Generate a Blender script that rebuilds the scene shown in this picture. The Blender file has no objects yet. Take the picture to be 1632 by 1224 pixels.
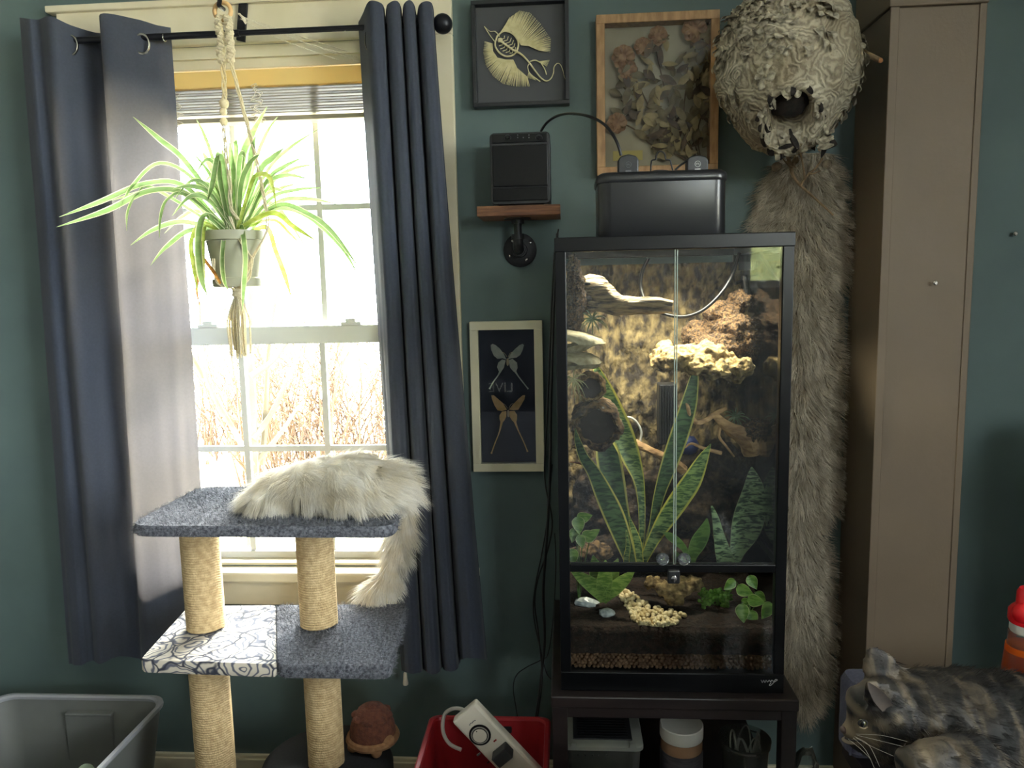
import bpy, bmesh, math, random
import numpy as np
from mathutils import Vector, Matrix, noise
random.seed(7); RNG = np.random.default_rng(7)
S = bpy.context.scene
COL = S.collection
PI = math.pi

# ------------------------------------------------------------------ camera
F = 1220.0                      # focal length in pixels of the 1632 x 1224 frame
CAM = Vector((0.0, -2.05, 1.45))
_yaw, _pit, _rol = math.radians(4.0), math.radians(7.3), math.radians(1.25)
FWD = Vector((-math.sin(_yaw)*math.cos(_pit), math.cos(_yaw)*math.cos(_pit), -math.sin(_pit)))
_r0 = Vector((math.cos(_yaw), math.sin(_yaw), 0)); _d0 = FWD.cross(_r0)
RGT = _r0*math.cos(_rol) + _d0*math.sin(_rol)
DWN = -_r0*math.sin(_rol) + _d0*math.cos(_rol)
cd = bpy.data.cameras.new('camera'); co = bpy.data.objects.new('camera', cd); COL.objects.link(co)
cd.sensor_fit = 'HORIZONTAL'; cd.sensor_width = 36.0; cd.lens = F/1632*36.0
cd.clip_start = 0.02; cd.clip_end = 200
co.matrix_world = Matrix(((RGT.x, -DWN.x, -FWD.x, CAM.x), (RGT.y, -DWN.y, -FWD.y, CAM.y), (RGT.z, -DWN.z, -FWD.z, CAM.z), (0, 0, 0, 1)))
S.camera = co

def P(px, py, Y):
    """world point on the upright plane y = Y that the photograph shows at (px, py)"""
    d = FWD*F + RGT*(px-816) + DWN*(py-612)
    return CAM + d*((Y-CAM.y)/d.y)
def PX(Y):                      # metres per pixel on the plane y = Y
    return (Y-CAM.y)/F

# ------------------------------------------------------------------ world, sun, exposure
w = bpy.data.worlds.new('sky'); S.world = w; w.use_nodes = True
nt = w.node_tree; nt.nodes.clear()
wo = nt.nodes.new('ShaderNodeOutputWorld'); bg = nt.nodes.new('ShaderNodeBackground')
bg.inputs[0].default_value = (0.93, 0.97, 1.0, 1); bg.inputs[1].default_value = 17.0
nt.links.new(bg.outputs[0], wo.inputs[0])
SUN_AZ, SUN_EL = math.radians(16), math.radians(46)      # sun outside the window, a little to the right
sd = bpy.data.lights.new('sun', 'SUN'); so = bpy.data.objects.new('sun', sd); COL.objects.link(so)
sd.energy = 22.0; sd.angle = math.radians(20); sd.color = (1.0, 0.94, 0.84)
sdir = Vector((math.sin(SUN_AZ)*math.cos(SUN_EL), math.cos(SUN_AZ)*math.cos(SUN_EL), math.sin(SUN_EL)))
so.rotation_euler = sdir.to_track_quat('Z', 'Y').to_euler(); so.location = sdir*8
def portal(name, loc, rot, sx, sy):
    l = bpy.data.lights.new(name, 'AREA'); l.shape = 'RECTANGLE'; l.size = sx; l.size_y = sy
    l.cycles.is_portal = True
    o = bpy.data.objects.new(name, l); COL.objects.link(o); o.location = loc; o.rotation_euler = rot
S.view_settings.view_transform = 'Standard'; S.view_settings.look = 'None'
S.view_settings.exposure = 1.36; S.view_settings.gamma = 1.0; S.view_settings.use_curve_mapping = False
S.cycles.use_denoising = True
S.cycles.max_bounces = 10; S.cycles.transparent_max_bounces = 24; S.cycles.diffuse_bounces = 5
S.cycles.caustics_reflective = False; S.cycles.caustics_refractive = False
S.cycles.sample_clamp_indirect = 6.0

# ------------------------------------------------------------------ materials
def lin(r, g, b):
    f = lambda c: (c/255/12.92) if c/255 <= .04045 else ((c/255+.055)/1.055)**2.4
    return (f(r), f(g), f(b), 1)
MATS = {}
def mat(name, c1, c2=None, rough=.6, scale=20., detail=6., bump=0., bscale=None, metal=0., spec=.5, stretch=(1,1,1), alpha_trans=0., trans_col=None, sheen=0., coords='Object', contrast=(.35,.65), bdist=.004, hair=0.):
    """procedural surface: noise mixes two colours, noise bump, optional translucency"""
    if name in MATS: return MATS[name]
    m = bpy.data.materials.new(name); m.use_nodes = True; MATS[name] = m
    n = m.node_tree; n.nodes.clear(); N = n.nodes.new; L = n.links.new
    out = N('ShaderNodeOutputMaterial'); p = N('ShaderNodeBsdfPrincipled')
    p.inputs['Roughness'].default_value = rough; p.inputs['Metallic'].default_value = metal
    p.inputs['Specular IOR Level'].default_value = spec; p.inputs['Base Color'].default_value = c1
    if sheen: p.inputs['Sheen Weight'].default_value = sheen
    tc = N('ShaderNodeTexCoord'); mp = N('ShaderNodeMapping'); mp.inputs['Scale'].default_value = stretch
    L(tc.outputs[coords], mp.inputs[0])
    if c2 is not None:
        nz = N('ShaderNodeTexNoise'); nz.inputs['Scale'].default_value = scale; nz.inputs['Detail'].default_value = detail
        L(mp.outputs[0], nz.inputs['Vector'])
        rp = N('ShaderNodeValToRGB'); rp.color_ramp.elements[0].position = contrast[0]; rp.color_ramp.elements[1].position = contrast[1]
        rp.color_ramp.elements[0].color = c1; rp.color_ramp.elements[1].color = c2
        L(nz.outputs[0], rp.inputs[0]); L(rp.outputs[0], p.inputs['Base Color'])
        colout = rp.outputs[0]
    else: colout = None
    if hair:                                   # strands differ from each other in tone
        ha = N('ShaderNodeAttribute'); ha.attribute_name = 'shade'; hr = N('ShaderNodeMapRange'); hr.inputs[3].default_value = 1-hair; hr.inputs[4].default_value = 1.0; L(ha.outputs['Fac'], hr.inputs[0])
        hm = N('ShaderNodeMixRGB'); hm.blend_type = 'MULTIPLY'; hm.inputs[0].default_value = 1.; L(colout, hm.inputs[1]); L(hr.outputs[0], hm.inputs[2]); L(hm.outputs[0], p.inputs['Base Color']); colout = hm.outputs[0]
    if bump:
        b = N('ShaderNodeBump'); b.inputs['Strength'].default_value = bump; b.inputs['Distance'].default_value = bdist
        nb = N('ShaderNodeTexNoise'); nb.inputs['Scale'].default_value = bscale or scale; nb.inputs['Detail'].default_value = 8
        L(mp.outputs[0], nb.inputs['Vector']); L(nb.outputs[0], b.inputs['Height']); L(b.outputs[0], p.inputs['Normal'])
    if alpha_trans:
        t = N('ShaderNodeBsdfTranslucent'); mx = N('ShaderNodeMixShader'); mx.inputs[0].default_value = alpha_trans
        t.inputs[0].default_value = trans_col or c1
        if colout is not None and trans_col is None: L(colout, t.inputs[0])
        L(p.outputs[0], mx.inputs[1]); L(t.outputs[0], mx.inputs[2]); L(mx.outputs[0], out.inputs[0])
    else: L(p.outputs[0], out.inputs[0])
    return m
def glassmat(name, tint=(1,1,1,1), ior=1.45, rough=0.0, haze=0., hazecol=(.8,.85,.9,1)):
    if name in MATS: return MATS[name]
    m = bpy.data.materials.new(name); m.use_nodes = True; MATS[name] = m
    n = m.node_tree; n.nodes.clear(); N = n.nodes.new; L = n.links.new
    out = N('ShaderNodeOutputMaterial'); t = N('ShaderNodeBsdfTransparent'); g = N('ShaderNodeBsdfGlossy')
    t.inputs[0].default_value = tint; g.inputs['Roughness'].default_value = rough
    fr = N('ShaderNodeFresnel'); fr.inputs[0].default_value = ior
    mx = N('ShaderNodeMixShader'); L(fr.outputs[0], mx.inputs[0]); L(t.outputs[0], mx.inputs[1]); L(g.outputs[0], mx.inputs[2])
    if haze:
        d = N('ShaderNodeBsdfDiffuse'); d.inputs[0].default_value = hazecol
        m2 = N('ShaderNodeMixShader'); m2.inputs[0].default_value = haze
        nz = N('ShaderNodeTexNoise'); nz.inputs['Scale'].default_value = 9; tc = N('ShaderNodeTexCoord'); L(tc.outputs['Object'], nz.inputs['Vector'])
        ma = N('ShaderNodeMath'); ma.operation = 'MULTIPLY'; ma.inputs[1].default_value = haze*2; L(nz.outputs[0], ma.inputs[0]); L(ma.outputs[0], m2.inputs[0])
        L(mx.outputs[0], m2.inputs[1]); L(d.outputs[0], m2.inputs[2]); L(m2.outputs[0], out.inputs[0])
    else: L(mx.outputs[0], out.inputs[0])
    return m
def emat(name, col, strength):
    if name in MATS: return MATS[name]
    m = bpy.data.materials.new(name); m.use_nodes = True; MATS[name] = m
    n = m.node_tree; n.nodes.clear(); e = n.nodes.new('ShaderNodeEmission'); o = n.nodes.new('ShaderNodeOutputMaterial')
    e.inputs[0].default_value = col; e.inputs[1].default_value = strength; n.links.new(e.outputs[0], o.inputs[0]); return m
def edgeleaf(name, mid1, mid2, edge, thr=.72, band=60., trans=.3, rough=.4, along=True):
    """leaf: mottled bands in the middle, other colour at the rim (attribute 'across' runs 0..1 to the rim, 'along' from base to tip)"""
    if name in MATS: return MATS[name]
    m = bpy.data.materials.new(name); m.use_nodes = True; MATS[name] = m
    n = m.node_tree; n.nodes.clear(); N = n.nodes.new; L = n.links.new
    out = N('ShaderNodeOutputMaterial'); p = N('ShaderNodeBsdfPrincipled'); p.inputs['Roughness'].default_value = rough
    a = N('ShaderNodeAttribute'); a.attribute_name = 'across'
    tc = N('ShaderNodeTexCoord'); mp = N('ShaderNodeMapping'); mp.inputs['Scale'].default_value = (1, 1, 3.5)
    L(tc.outputs['Object'], mp.inputs[0])
    nz = N('ShaderNodeTexNoise'); nz.inputs['Scale'].default_value = band; nz.inputs['Detail'].default_value = 3; nz.inputs['Distortion'].default_value = .6
    L(mp.outputs[0], nz.inputs['Vector'])
    r = N('ShaderNodeValToRGB'); r.color_ramp.elements[0].position = .42; r.color_ramp.elements[1].position = .58
    r.color_ramp.elements[0].color = mid1; r.color_ramp.elements[1].color = mid2; L(nz.outputs[0], r.inputs[0])
    r2 = N('ShaderNodeValToRGB'); r2.color_ramp.elements[0].position = thr-.06; r2.color_ramp.elements[1].position = thr+.04
    r2.color_ramp.elements[0].color = (0,0,0,1); r2.color_ramp.elements[1].color = (1,1,1,1); L(a.outputs['Fac'], r2.inputs[0])
    mx = N('ShaderNodeMixRGB'); L(r2.outputs[0], mx.inputs[0]); L(r.outputs[0], mx.inputs[1]); mx.inputs[2].default_value = edge
    L(mx.outputs[0], p.inputs['Base Color'])
    t = N('ShaderNodeBsdfTranslucent'); L(mx.outputs[0], t.inputs[0])
    ms = N('ShaderNodeMixShader'); ms.inputs[0].default_value = trans; L(p.outputs[0], ms.inputs[1]); L(t.outputs[0], ms.inputs[2]); L(ms.outputs[0], out.inputs[0])
    return m

# ------------------------------------------------------------------ mesh building (world coordinates, recentred on the thing's base)
class MB:
    def __init__(s): s.v = []; s.f = []; s.a = {}
    def add(s, vs, fs):
        o = len(s.v); s.v += [tuple(x) for x in vs]; s.f += [tuple(i+o for i in f) for f in fs]; return s
    def box(s, a, b):
        (x0,y0,z0),(x1,y1,z1) = [[min(p,q) for p,q in zip(a,b)],[max(p,q) for p,q in zip(a,b)]]
        return s.add([(x0,y0,z0),(x1,y0,z0),(x1,y1,z0),(x0,y1,z0),(x0,y0,z1),(x1,y0,z1),(x1,y1,z1),(x0,y1,z1)],
              [(0,3,2,1),(4,5,6,7),(0,1,5,4),(1,2,6,5),(2,3,7,6),(3,0,4,7)])
    def obox(s, c, ux, uy, uz):                       # oriented box, half vectors
        c, ux, uy, uz = Vector(c), Vector(ux), Vector(uy), Vector(uz)
        vs = [c+ux*a+uy*b+uz*d for d in (-1,1) for (a,b) in ((-1,-1),(1,-1),(1,1),(-1,1))]
        return s.add(vs, [(0,3,2,1),(4,5,6,7),(0,1,5,4),(1,2,6,5),(2,3,7,6),(3,0,4,7)])
    def tube(s, pts, r, n=8, caps=True, squash=1.0):
        pts = [Vector(p) for p in pts]; m = len(pts)
        rs = r if isinstance(r, (list, tuple)) else [r]*m
        up = None; vs = []
        for i, p in enumerate(pts):
            t = (pts[min(i+1,m-1)]-pts[max(i-1,0)])
            if t.length < 1e-9: t = Vector((0,0,1))
            t.normalize()
            if up is None:
                up = Vector((0,1,0)) if abs(t.y) < .9 else Vector((1,0,0))
            side = t.cross(up)
            if side.length < 1e-6: side = t.cross(Vector((1,0,.3)))
            side.normalize(); up = side.cross(t).normalized()
            for k in range(n):
                a = 2*PI*k/n; vs.append(p+(side*math.cos(a)+up*math.sin(a)*squash)*rs[i])
        fs = [(i*n+k, i*n+(k+1)%n, (i+1)*n+(k+1)%n, (i+1)*n+k) for i in range(m-1) for k in range(n)]
        if caps: fs += [tuple(reversed(range(n))), tuple(range((m-1)*n, m*n))]
        return s.add(vs, fs)
    def lathe(s, prof, c, n=24, axis='Z', closed=False):
        c = Vector(c); vs = []; m = len(prof)
        for (r, h) in prof:
            for k in range(n):
                a = 2*PI*k/n; x, y = r*math.cos(a), r*math.sin(a)
                vs.append(c + (Vector((x,y,h)) if axis == 'Z' else Vector((x,h,y)) if axis == 'Y' else Vector((h,x,y))))
        fs = [(i*n+k, i*n+(k+1)%n, (i+1)*n+(k+1)%n, (i+1)*n+k) for i in range(m-1) for k in range(n)]
        if closed: fs += [((m-1)*n+k, (m-1)*n+(k+1)%n, (k+1)%n, k) for k in range(n)]
        else: fs += [tuple(reversed(range(n))), tuple(range((m-1)*n, m*n))]
        return s.add(vs, fs)
    def prism(s, pts, depth):                          # world polygon extruded by a vector
        pts = [Vector(p) for p in pts]; d = Vector(depth); n = len(pts)
        return s.add(pts+[p+d for p in pts], [tuple(range(n)), tuple(reversed(range(n,2*n)))]+[(k, k+n, (k+1)%n+n, (k+1)%n) for k in range(n)])
    def torus(s, c, R, r, axis='Y', n=28, k=10, sx=1., sz=1.):
        c = Vector(c); vs = []
        for i in range(n):
            a = 2*PI*i/n
            for j in range(k):
                b = 2*PI*j/k; q = R+r*math.cos(b); h = r*math.sin(b)
                x, y = q*math.cos(a), q*math.sin(a)
                vs.append(c+(Vector((x*sx,h,y*sz)) if axis == 'Y' else Vector((x,y,h)) if axis == 'Z' else Vector((h,x,y))))
        return s.add(vs, [(i*k+j, ((i+1)%n)*k+j, ((i+1)%n)*k+(j+1)%k, i*k+(j+1)%k) for i in range(n) for j in range(k)])
    def ball(s, c, r, nu=14, nv=9, rot=None, nz=0., nf=1., seed=0):
        c = Vector(c); r = Vector(r) if hasattr(r, '__len__') else Vector((r,r,r)); vs = []
        for i in range(nv+1):
            th = PI*i/nv
            for j in range(nu):
                ph = 2*PI*j/nu; d = Vector((math.sin(th)*math.cos(ph), math.sin(th)*math.sin(ph), math.cos(th)))
                k = 1+nz*noise.noise(d*nf+Vector((seed*3.1,seed*1.7,0))) if nz else 1
                q = Vector((d.x*r.x, d.y*r.y, d.z*r.z))*k
                vs.append(c+(rot@q if rot else q))
        return s.add(vs, [(i*nu+j, (i+1)*nu+j, (i+1)*nu+(j+1)%nu, i*nu+(j+1)%nu) for i in range(nv) for j in range(nu)])
    def leaf(s, pts, ws, fold=.25, face=(0,-1,0), nsub=4, cup=0.):
        """blade along a smooth curve; five verts across; attributes across / along"""
        pts = [Vector(p) for p in pts]
        pts, ws = smooth(pts, ws, nsub); m = len(pts); face = Vector(face); o = len(s.v); vs = []
        ac = s.a.setdefault('across', {}); al = s.a.setdefault('along', {})
        for i, p in enumerate(pts):
            t = (pts[min(i+1,m-1)]-pts[max(i-1,0)]).normalized()
            sd_ = t.cross(face)
            if sd_.length < 1e-4: sd_ = t.cross(Vector((.4,-.3,1)))
            sd_.normalize(); nn = sd_.cross(t).normalized()
            if nn.dot(face) < 0: nn = -nn
            for k, u in enumerate((-1,-.72,0,.72,1)):
                ac[o+len(vs)] = abs(u); al[o+len(vs)] = i/(m-1)
                vs.append(p+sd_*(u*ws[i]/2)+nn*(abs(u)*ws[i]/2*fold))
        s.add(vs, [(i*5+k, i*5+k+1, (i+1)*5+k+1, (i+1)*5+k) for i in range(m-1) for k in range(4)])
        return s
    def mesh(s, base):
        me = bpy.data.meshes.new('m'); b = Vector(base)
        me.from_pydata([tuple(Vector(v)-b) for v in s.v], [], s.f); me.update()
        for k, d in s.a.items():
            at = me.attributes.new(k, 'FLOAT', 'POINT'); arr = np.zeros(len(s.v), np.float32)
            for i, x in d.items(): arr[i] = x
            at.data.foreach_set('value', arr)
        return me
def smooth(pts, ws, nsub):
    if nsub <= 1 or len(pts) < 3: return pts, list(ws)
    out = []; ow = []; n = len(pts)
    for i in range(n-1):
        p0, p1, p2, p3 = pts[max(i-1,0)], pts[i], pts[i+1], pts[min(i+2,n-1)]
        w0, w1, w2, w3 = ws[max(i-1,0)], ws[i], ws[i+1], ws[min(i+2,n-1)]
        for k in range(nsub):
            t = k/nsub; f = lambda a,b,c,d: ((b*2)+(c-a)*t+(a*2-b*5+c*4-d)*t*t+(b*3-a-c*3+d)*t*t*t)*.5
            out.append(f(p0,p1,p2,p3)); ow.append(max(0.0, f(w0,w1,w2,w3)))
    return out+[pts[-1]], ow+[ws[-1]]
def curve(pts, nsub=5):
    return smooth([Vector(p) for p in pts], [0]*len(pts), nsub)[0]

BASE = {}                         # base point of every top-level thing, by object name
def thing(name, label, cat, base, group=None):
    o = bpy.data.objects.new(name, None); COL.objects.link(o); o.location = base; o.empty_display_size = .03
    o['label'] = label; o['category'] = cat
    if group: o['group'] = group
    BASE[o.name] = Vector(base); return o
def root_of(o):
    while o.parent: o = o.parent
    return o
def finish(o, me, m, smooth_, bevel, parent, angle=40):
    if m: me.materials.append(m if isinstance(m, bpy.types.Material) else MATS[m])
    if smooth_:
        me.polygons.foreach_set('use_smooth', [True]*len(me.polygons))
        if angle: me.set_sharp_from_angle(angle=math.radians(angle))
    COL.objects.link(o)
    if parent: o.parent = parent
    if bevel:
        b = o.modifiers.new('bevel', 'BEVEL'); b.width = bevel; b.segments = 2; b.limit_method = 'ANGLE'; b.angle_limit = .6
    return o
def part(name, mb, m, parent, smooth_=True, bevel=0, label=None, kind=None, angle=40):
    me = mb if isinstance(mb, bpy.types.Mesh) else mb.mesh(BASE[root_of(parent).name])
    me.name = name; o = bpy.data.objects.new(name, me); finish(o, me, m, smooth_, bevel, parent, angle)
    if label: o['label'] = label
    if kind: o['kind'] = kind
    return o
def single(name, mb, m, label, cat, base, smooth_=True, bevel=0, group=None, kind=None, angle=40):
    me = mb.mesh(base); me.name = name; o = bpy.data.objects.new(name, me); o.location = base
    finish(o, me, m, smooth_, bevel, None, angle); BASE[o.name] = Vector(base)
    if label: o['label'] = label
    if cat: o['category'] = cat
    if group: o['group'] = group
    if kind: o['kind'] = kind
    return o
def struct(name, mb, m, base=(0,0,0), bevel=0, smooth_=False, label=None):
    return single(name, mb, m, label, None, base, smooth_, bevel, None, 'structure')

def fuse(mb, voxel, smooth_it=6, fac=.5):
    """one continuous surface from overlapping volumes; returns numpy-friendly mesh in world coordinates"""
    me = mb.mesh((0,0,0)); o = bpy.data.objects.new('tmp', me); COL.objects.link(o)
    r = o.modifiers.new('r', 'REMESH'); r.mode = 'VOXEL'; r.voxel_size = voxel
    sm = o.modifiers.new('s', 'SMOOTH'); sm.factor = fac; sm.iterations = smooth_it
    dg = bpy.context.evaluated_depsgraph_get(); dg.update()
    out = bpy.data.meshes.new_from_object(o.evaluated_get(dg))
    bpy.data.objects.remove(o); bpy.data.meshes.remove(me); return out
def shift(me, base):
    n = len(me.vertices); a = np.empty(n*3, np.float32); me.vertices.foreach_get('co', a)
    a = a.reshape(-1,3)-np.array(base, np.float32); me.vertices.foreach_set('co', a.ravel()); me.update(); return me
def displace(me, fn):
    me.update(); nrm = [v.normal.copy() for v in me.vertices]
    for v, n in zip(me.vertices, nrm): v.co += n*fn(v.co)
    me.update(); return me
def sample(me, count, rng=RNG):
    me.calc_loop_triangles(); nv = len(me.vertices)
    co_ = np.empty(nv*3, np.float32); me.vertices.foreach_get('co', co_); co_ = co_.reshape(-1,3)
    nm = np.empty(nv*3, np.float32); me.vertices.foreach_get('normal', nm); nm = nm.reshape(-1,3)
    t = np.empty(len(me.loop_triangles)*3, np.int32); me.loop_triangles.foreach_get('vertices', t); t = t.reshape(-1,3)
    ar = np.linalg.norm(np.cross(co_[t[:,1]]-co_[t[:,0]], co_[t[:,2]]-co_[t[:,0]]), axis=1)
    i = rng.choice(len(t), count, p=ar/ar.sum()); u = rng.random((count,2)); fl = u.sum(1) > 1; u[fl] = 1-u[fl]
    bw = np.c_[1-u.sum(1), u]
    p = (co_[t[i]]*bw[:,:,None]).sum(1); n = (nm[t[i]]*bw[:,:,None]).sum(1)
    return p, n/np.maximum(1e-6, np.linalg.norm(n, axis=1, keepdims=True))
def nrmz(a): return a/np.maximum(1e-8, np.linalg.norm(a, axis=-1, keepdims=True))
def furmesh(p, n, comb, length, width, lift=.35, droop=0., segs=4, jitter=.25, rng=RNG, clump=0., base=(0,0,0), ymax=None):
    """fur as real strands: tapered ribbons that start along lift*normal + comb and bend down by droop"""
    N = len(p); length = np.broadcast_to(np.asarray(length, float), (N,)) * rng.uniform(.7,1.15,N)
    d = nrmz(nrmz(comb)*(1-lift)+n*lift+rng.normal(0,jitter,(N,3)))
    if clump:
        key = np.floor(p/clump); h = np.sin(key@np.array([12.9,78.2,37.7]))*43758.5; h = (h-np.floor(h))*6.28
        d = nrmz(d+.35*np.c_[np.cos(h), np.sin(h*1.7), np.sin(h)])
    V = np.empty((N, segs+1, 2, 3)); c = p.astype(float).copy(); st = length/segs
    for k in range(segs+1):
        side = nrmz(np.cross(d, n)+1e-6)
        ww = width*(1-k/segs)**.7*.5+width*.04
        V[:,k,0] = c-side*ww; V[:,k,1] = c+side*ww
        c = c+d*st[:,None]
        d = nrmz(d+np.array([0,0,-droop/segs])+rng.normal(0,jitter*.3,(N,3)))
    V = V.reshape(-1,3)-np.array(base)
    if ymax is not None: V[:,1] = np.minimum(V[:,1], ymax)
    q = np.arange(segs)[:,None]*2+np.array([0,1,3,2])[None,:]
    fc = (np.arange(N)[:,None,None]*(segs+1)*2+q[None]).reshape(-1,4)
    me = bpy.data.meshes.new('fur'); me.vertices.add(len(V)); me.vertices.foreach_set('co', V.astype(np.float32).ravel())
    me.loops.add(fc.size); me.loops.foreach_set('vertex_index', fc.astype(np.int32).ravel())
    me.polygons.add(len(fc)); me.polygons.foreach_set('loop_start', np.arange(0, fc.size, 4, dtype=np.int32))
    me.polygons.foreach_set('use_smooth', np.ones(len(fc), bool)); me.update(); me.validate()
    a_ = me.attributes.new('shade', 'FLOAT', 'POINT'); a_.data.foreach_set('value', np.repeat(rng.random(N), (segs+1)*2).astype(np.float32)); return me
def text(body, size, m, parent, loc, ux, uy, extrude=.0004, name='lettering', align='CENTER'):
    """flat printed lettering as a thin mesh, placed on a surface (ux to the right, uy up)"""
    cu = bpy.data.curves.new('t', 'FONT'); cu.body = body; cu.size = size; cu.extrude = extrude; cu.align_x = align; cu.align_y = 'CENTER'
    o = bpy.data.objects.new('t', cu); COL.objects.link(o)
    dg = bpy.context.evaluated_depsgraph_get(); me = bpy.data.meshes.new_from_object(o.evaluated_get(dg)); bpy.data.objects.remove(o); bpy.data.curves.remove(cu)
    ux, uy = Vector(ux).normalized(), Vector(uy).normalized(); nz_ = ux.cross(uy); b = BASE[root_of(parent).name] if parent else Vector((0,0,0))
    for v in me.vertices: v.co = Vector(loc)+ux*v.co.x+uy*v.co.y+nz_*v.co.z-b
    me.update()
    if len(me.materials): me.materials.clear()
    if parent: return part(name, me, m, parent, smooth_=False)
    return me
def rnd(a, b): return random.uniform(a, b)
# ------------------------------------------------------------------ the room
M_WALL = mat('green_wall_paint', lin(84,101,100), lin(90,108,106), rough=.62, scale=5, bump=.12, bscale=260, bdist=.002)
M_WHITE = mat('cream_trim_paint', lin(214,204,176), lin(222,213,188), rough=.45, scale=9, bump=.08, bscale=60)
M_VINYL = mat('white_vinyl', lin(226,226,220), rough=.4)
M_FLOOR = mat('floor_wood', lin(48,34,26), lin(62,46,36), rough=.45, scale=3, stretch=(2,14,2))
M_CEIL = mat('ceiling_white', lin(216,214,206), rough=.8)
M_DIMWALL = mat('side_wall_paint', lin(150,147,139), rough=.8)
RX0, RX1, RY0, RZ1 = -2.5, 2.0, -4.4, 2.62
WX0, WX1, WZ0, WZ1 = -1.23, -.365, .675, 2.09           # opening of the big window
T = .14
mb = MB()
mb.box((RX0-T,0,-.05),(WX0,T,RZ1)); mb.box((WX1,0,-.05),(RX1+T,T,RZ1))
mb.box((WX0,0,-.05),(WX1,T,WZ0)); mb.box((WX0,0,WZ1),(WX1,T,RZ1))
struct('wall_back', mb, M_WALL)
struct('floor', MB().box((RX0,RY0,-.06),(RX1,0,0)), M_FLOOR)
struct('ceiling', MB().box((RX0,RY0,RZ1),(RX1,0,RZ1+.08)), M_CEIL)
struct('wall_left', MB().box((RX0-T,RY0,-.05),(RX0,0,RZ1)), M_DIMWALL)
# right wall and the wall behind the camera, each with a window that fills the room with daylight
R0, R1, RZa, RZb = -4.1, -1.55, 1.2, 2.45
mb = MB(); mb.box((RX1,R1,-.05),(RX1+T,0,RZ1)); mb.box((RX1,RY0-T,-.05),(RX1+T,R0,RZ1)); mb.box((RX1,R0,-.05),(RX1+T,R1,RZa)); mb.box((RX1,R0,RZb),(RX1+T,R1,RZ1))
struct('wall_right', mb, M_DIMWALL)
B0, B1, BZa, BZb = 1.24, 1.92, 1.40, 2.40
mb = MB(); mb.box((RX0-T,RY0-T,-.05),(B0,RY0,RZ1)); mb.box((B1,RY0-T,-.05),(RX1+T,RY0,RZ1)); mb.box((B0,RY0-T,-.05),(B1,RY0,BZa)); mb.box((B0,RY0-T,BZb),(B1,RY0,RZ1))
struct('wall_front', mb, M_DIMWALL)
portal('daylight_portal_back', ((WX0+WX1)/2, T+.02, (WZ0+WZ1)/2), (PI/2, 0, PI), WX1-WX0, WZ1-WZ0)
portal('daylight_portal_right', (RX1+T+.01, (R0+R1)/2, (RZa+RZb)/2), (PI/2, 0, PI/2), R1-R0, RZb-RZa)
portal('daylight_portal_front', ((B0+B1)/2, RY0-T-.01, (BZa+BZb)/2), (PI/2, 0, 0), B1-B0, BZb-BZa)
M_PANE = glassmat('window_glass', (.97,.99,.98,1))
def small_window(name, axis, a0, a1, z0, z1, at):
    def bx(a, b, c, d, y0, y1):
        return ((a, at+y0, c), (b, at+y1, d)) if axis == 'x' else ((at+y0, a, c), (at+y1, b, d))
    f = MB()
    f.box(*bx(a0,a0+.05,z0,z1,-.02,.06)); f.box(*bx(a1-.05,a1,z0,z1,-.02,.06)); f.box(*bx(a0,a1,z0,z0+.05,-.02,.06)); f.box(*bx(a0,a1,z1-.05,z1,-.02,.06))
    f.box(*bx(a0,a1,(z0+z1)/2-.02,(z0+z1)/2+.02,-.01,.05))
    o = struct(name, f, M_VINYL, base=((a0+a1)/2, at, z0) if axis == 'x' else (at, (a0+a1)/2, z0))
    part('pane', MB().box(*bx(a0+.05,a1-.05,z0+.05,z1-.05,.02,.024)), M_PANE, o, smooth_=False)
small_window('window_2', 'y', R0, R1, RZa, RZb, RX1+.06)
small_window('window_3', 'x', B0, B1, BZa, BZb, RY0-.09)
struct('baseboard_back', MB().box((RX0,-.016,0),(RX1,0,.085)).box((RX0,-.011,.085),(RX1,0,.096)), M_WHITE, bevel=.002)

# boxed-in column at the right
M_PIL = mat('taupe_paint', lin(120,104,86), lin(126,110,92), rough=.55, scale=4, bump=.1, bscale=120)
pL, pR = .735, .938
pz = P(1490,9,-.2).z
mb = MB().box((pL,-.2,0),(pR,0,pz)).box((pL-.006,-.208,pz),(pR+.004,0,RZ1))
o = struct('wall_column', mb, M_PIL, base=(.83,-.1,0), bevel=.003)
part('corner_strip', MB().box((pL-.003,-.206,0),(pL+.017,-.199,pz)), M_PIL, o, smooth_=False, bevel=.002)
part('corner_strip', MB().box((pR-.014,-.204,0),(pR+.002,-.199,pz)), M_PIL, o, smooth_=False, bevel=.002)
M_STEEL = mat('bright_steel', lin(215,210,205), rough=.25, metal=1.)
def nail(px, py, Y, r, label):
    p = P(px, py, Y); mb = MB().lathe([(r*.35,0),(r*.35,-.012),(r,-.013),(r,-.016),(r*.6,-.018)], p, 12, 'Y')
    single('nail', mb, M_STEEL, label, 'nail', p)
nail(1486, 451, -.206, .0055, 'bright steel nail head in the taupe column')
nail(1613, 373, 0, .0055, 'small nail in the green wall right of the taupe column')

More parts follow.
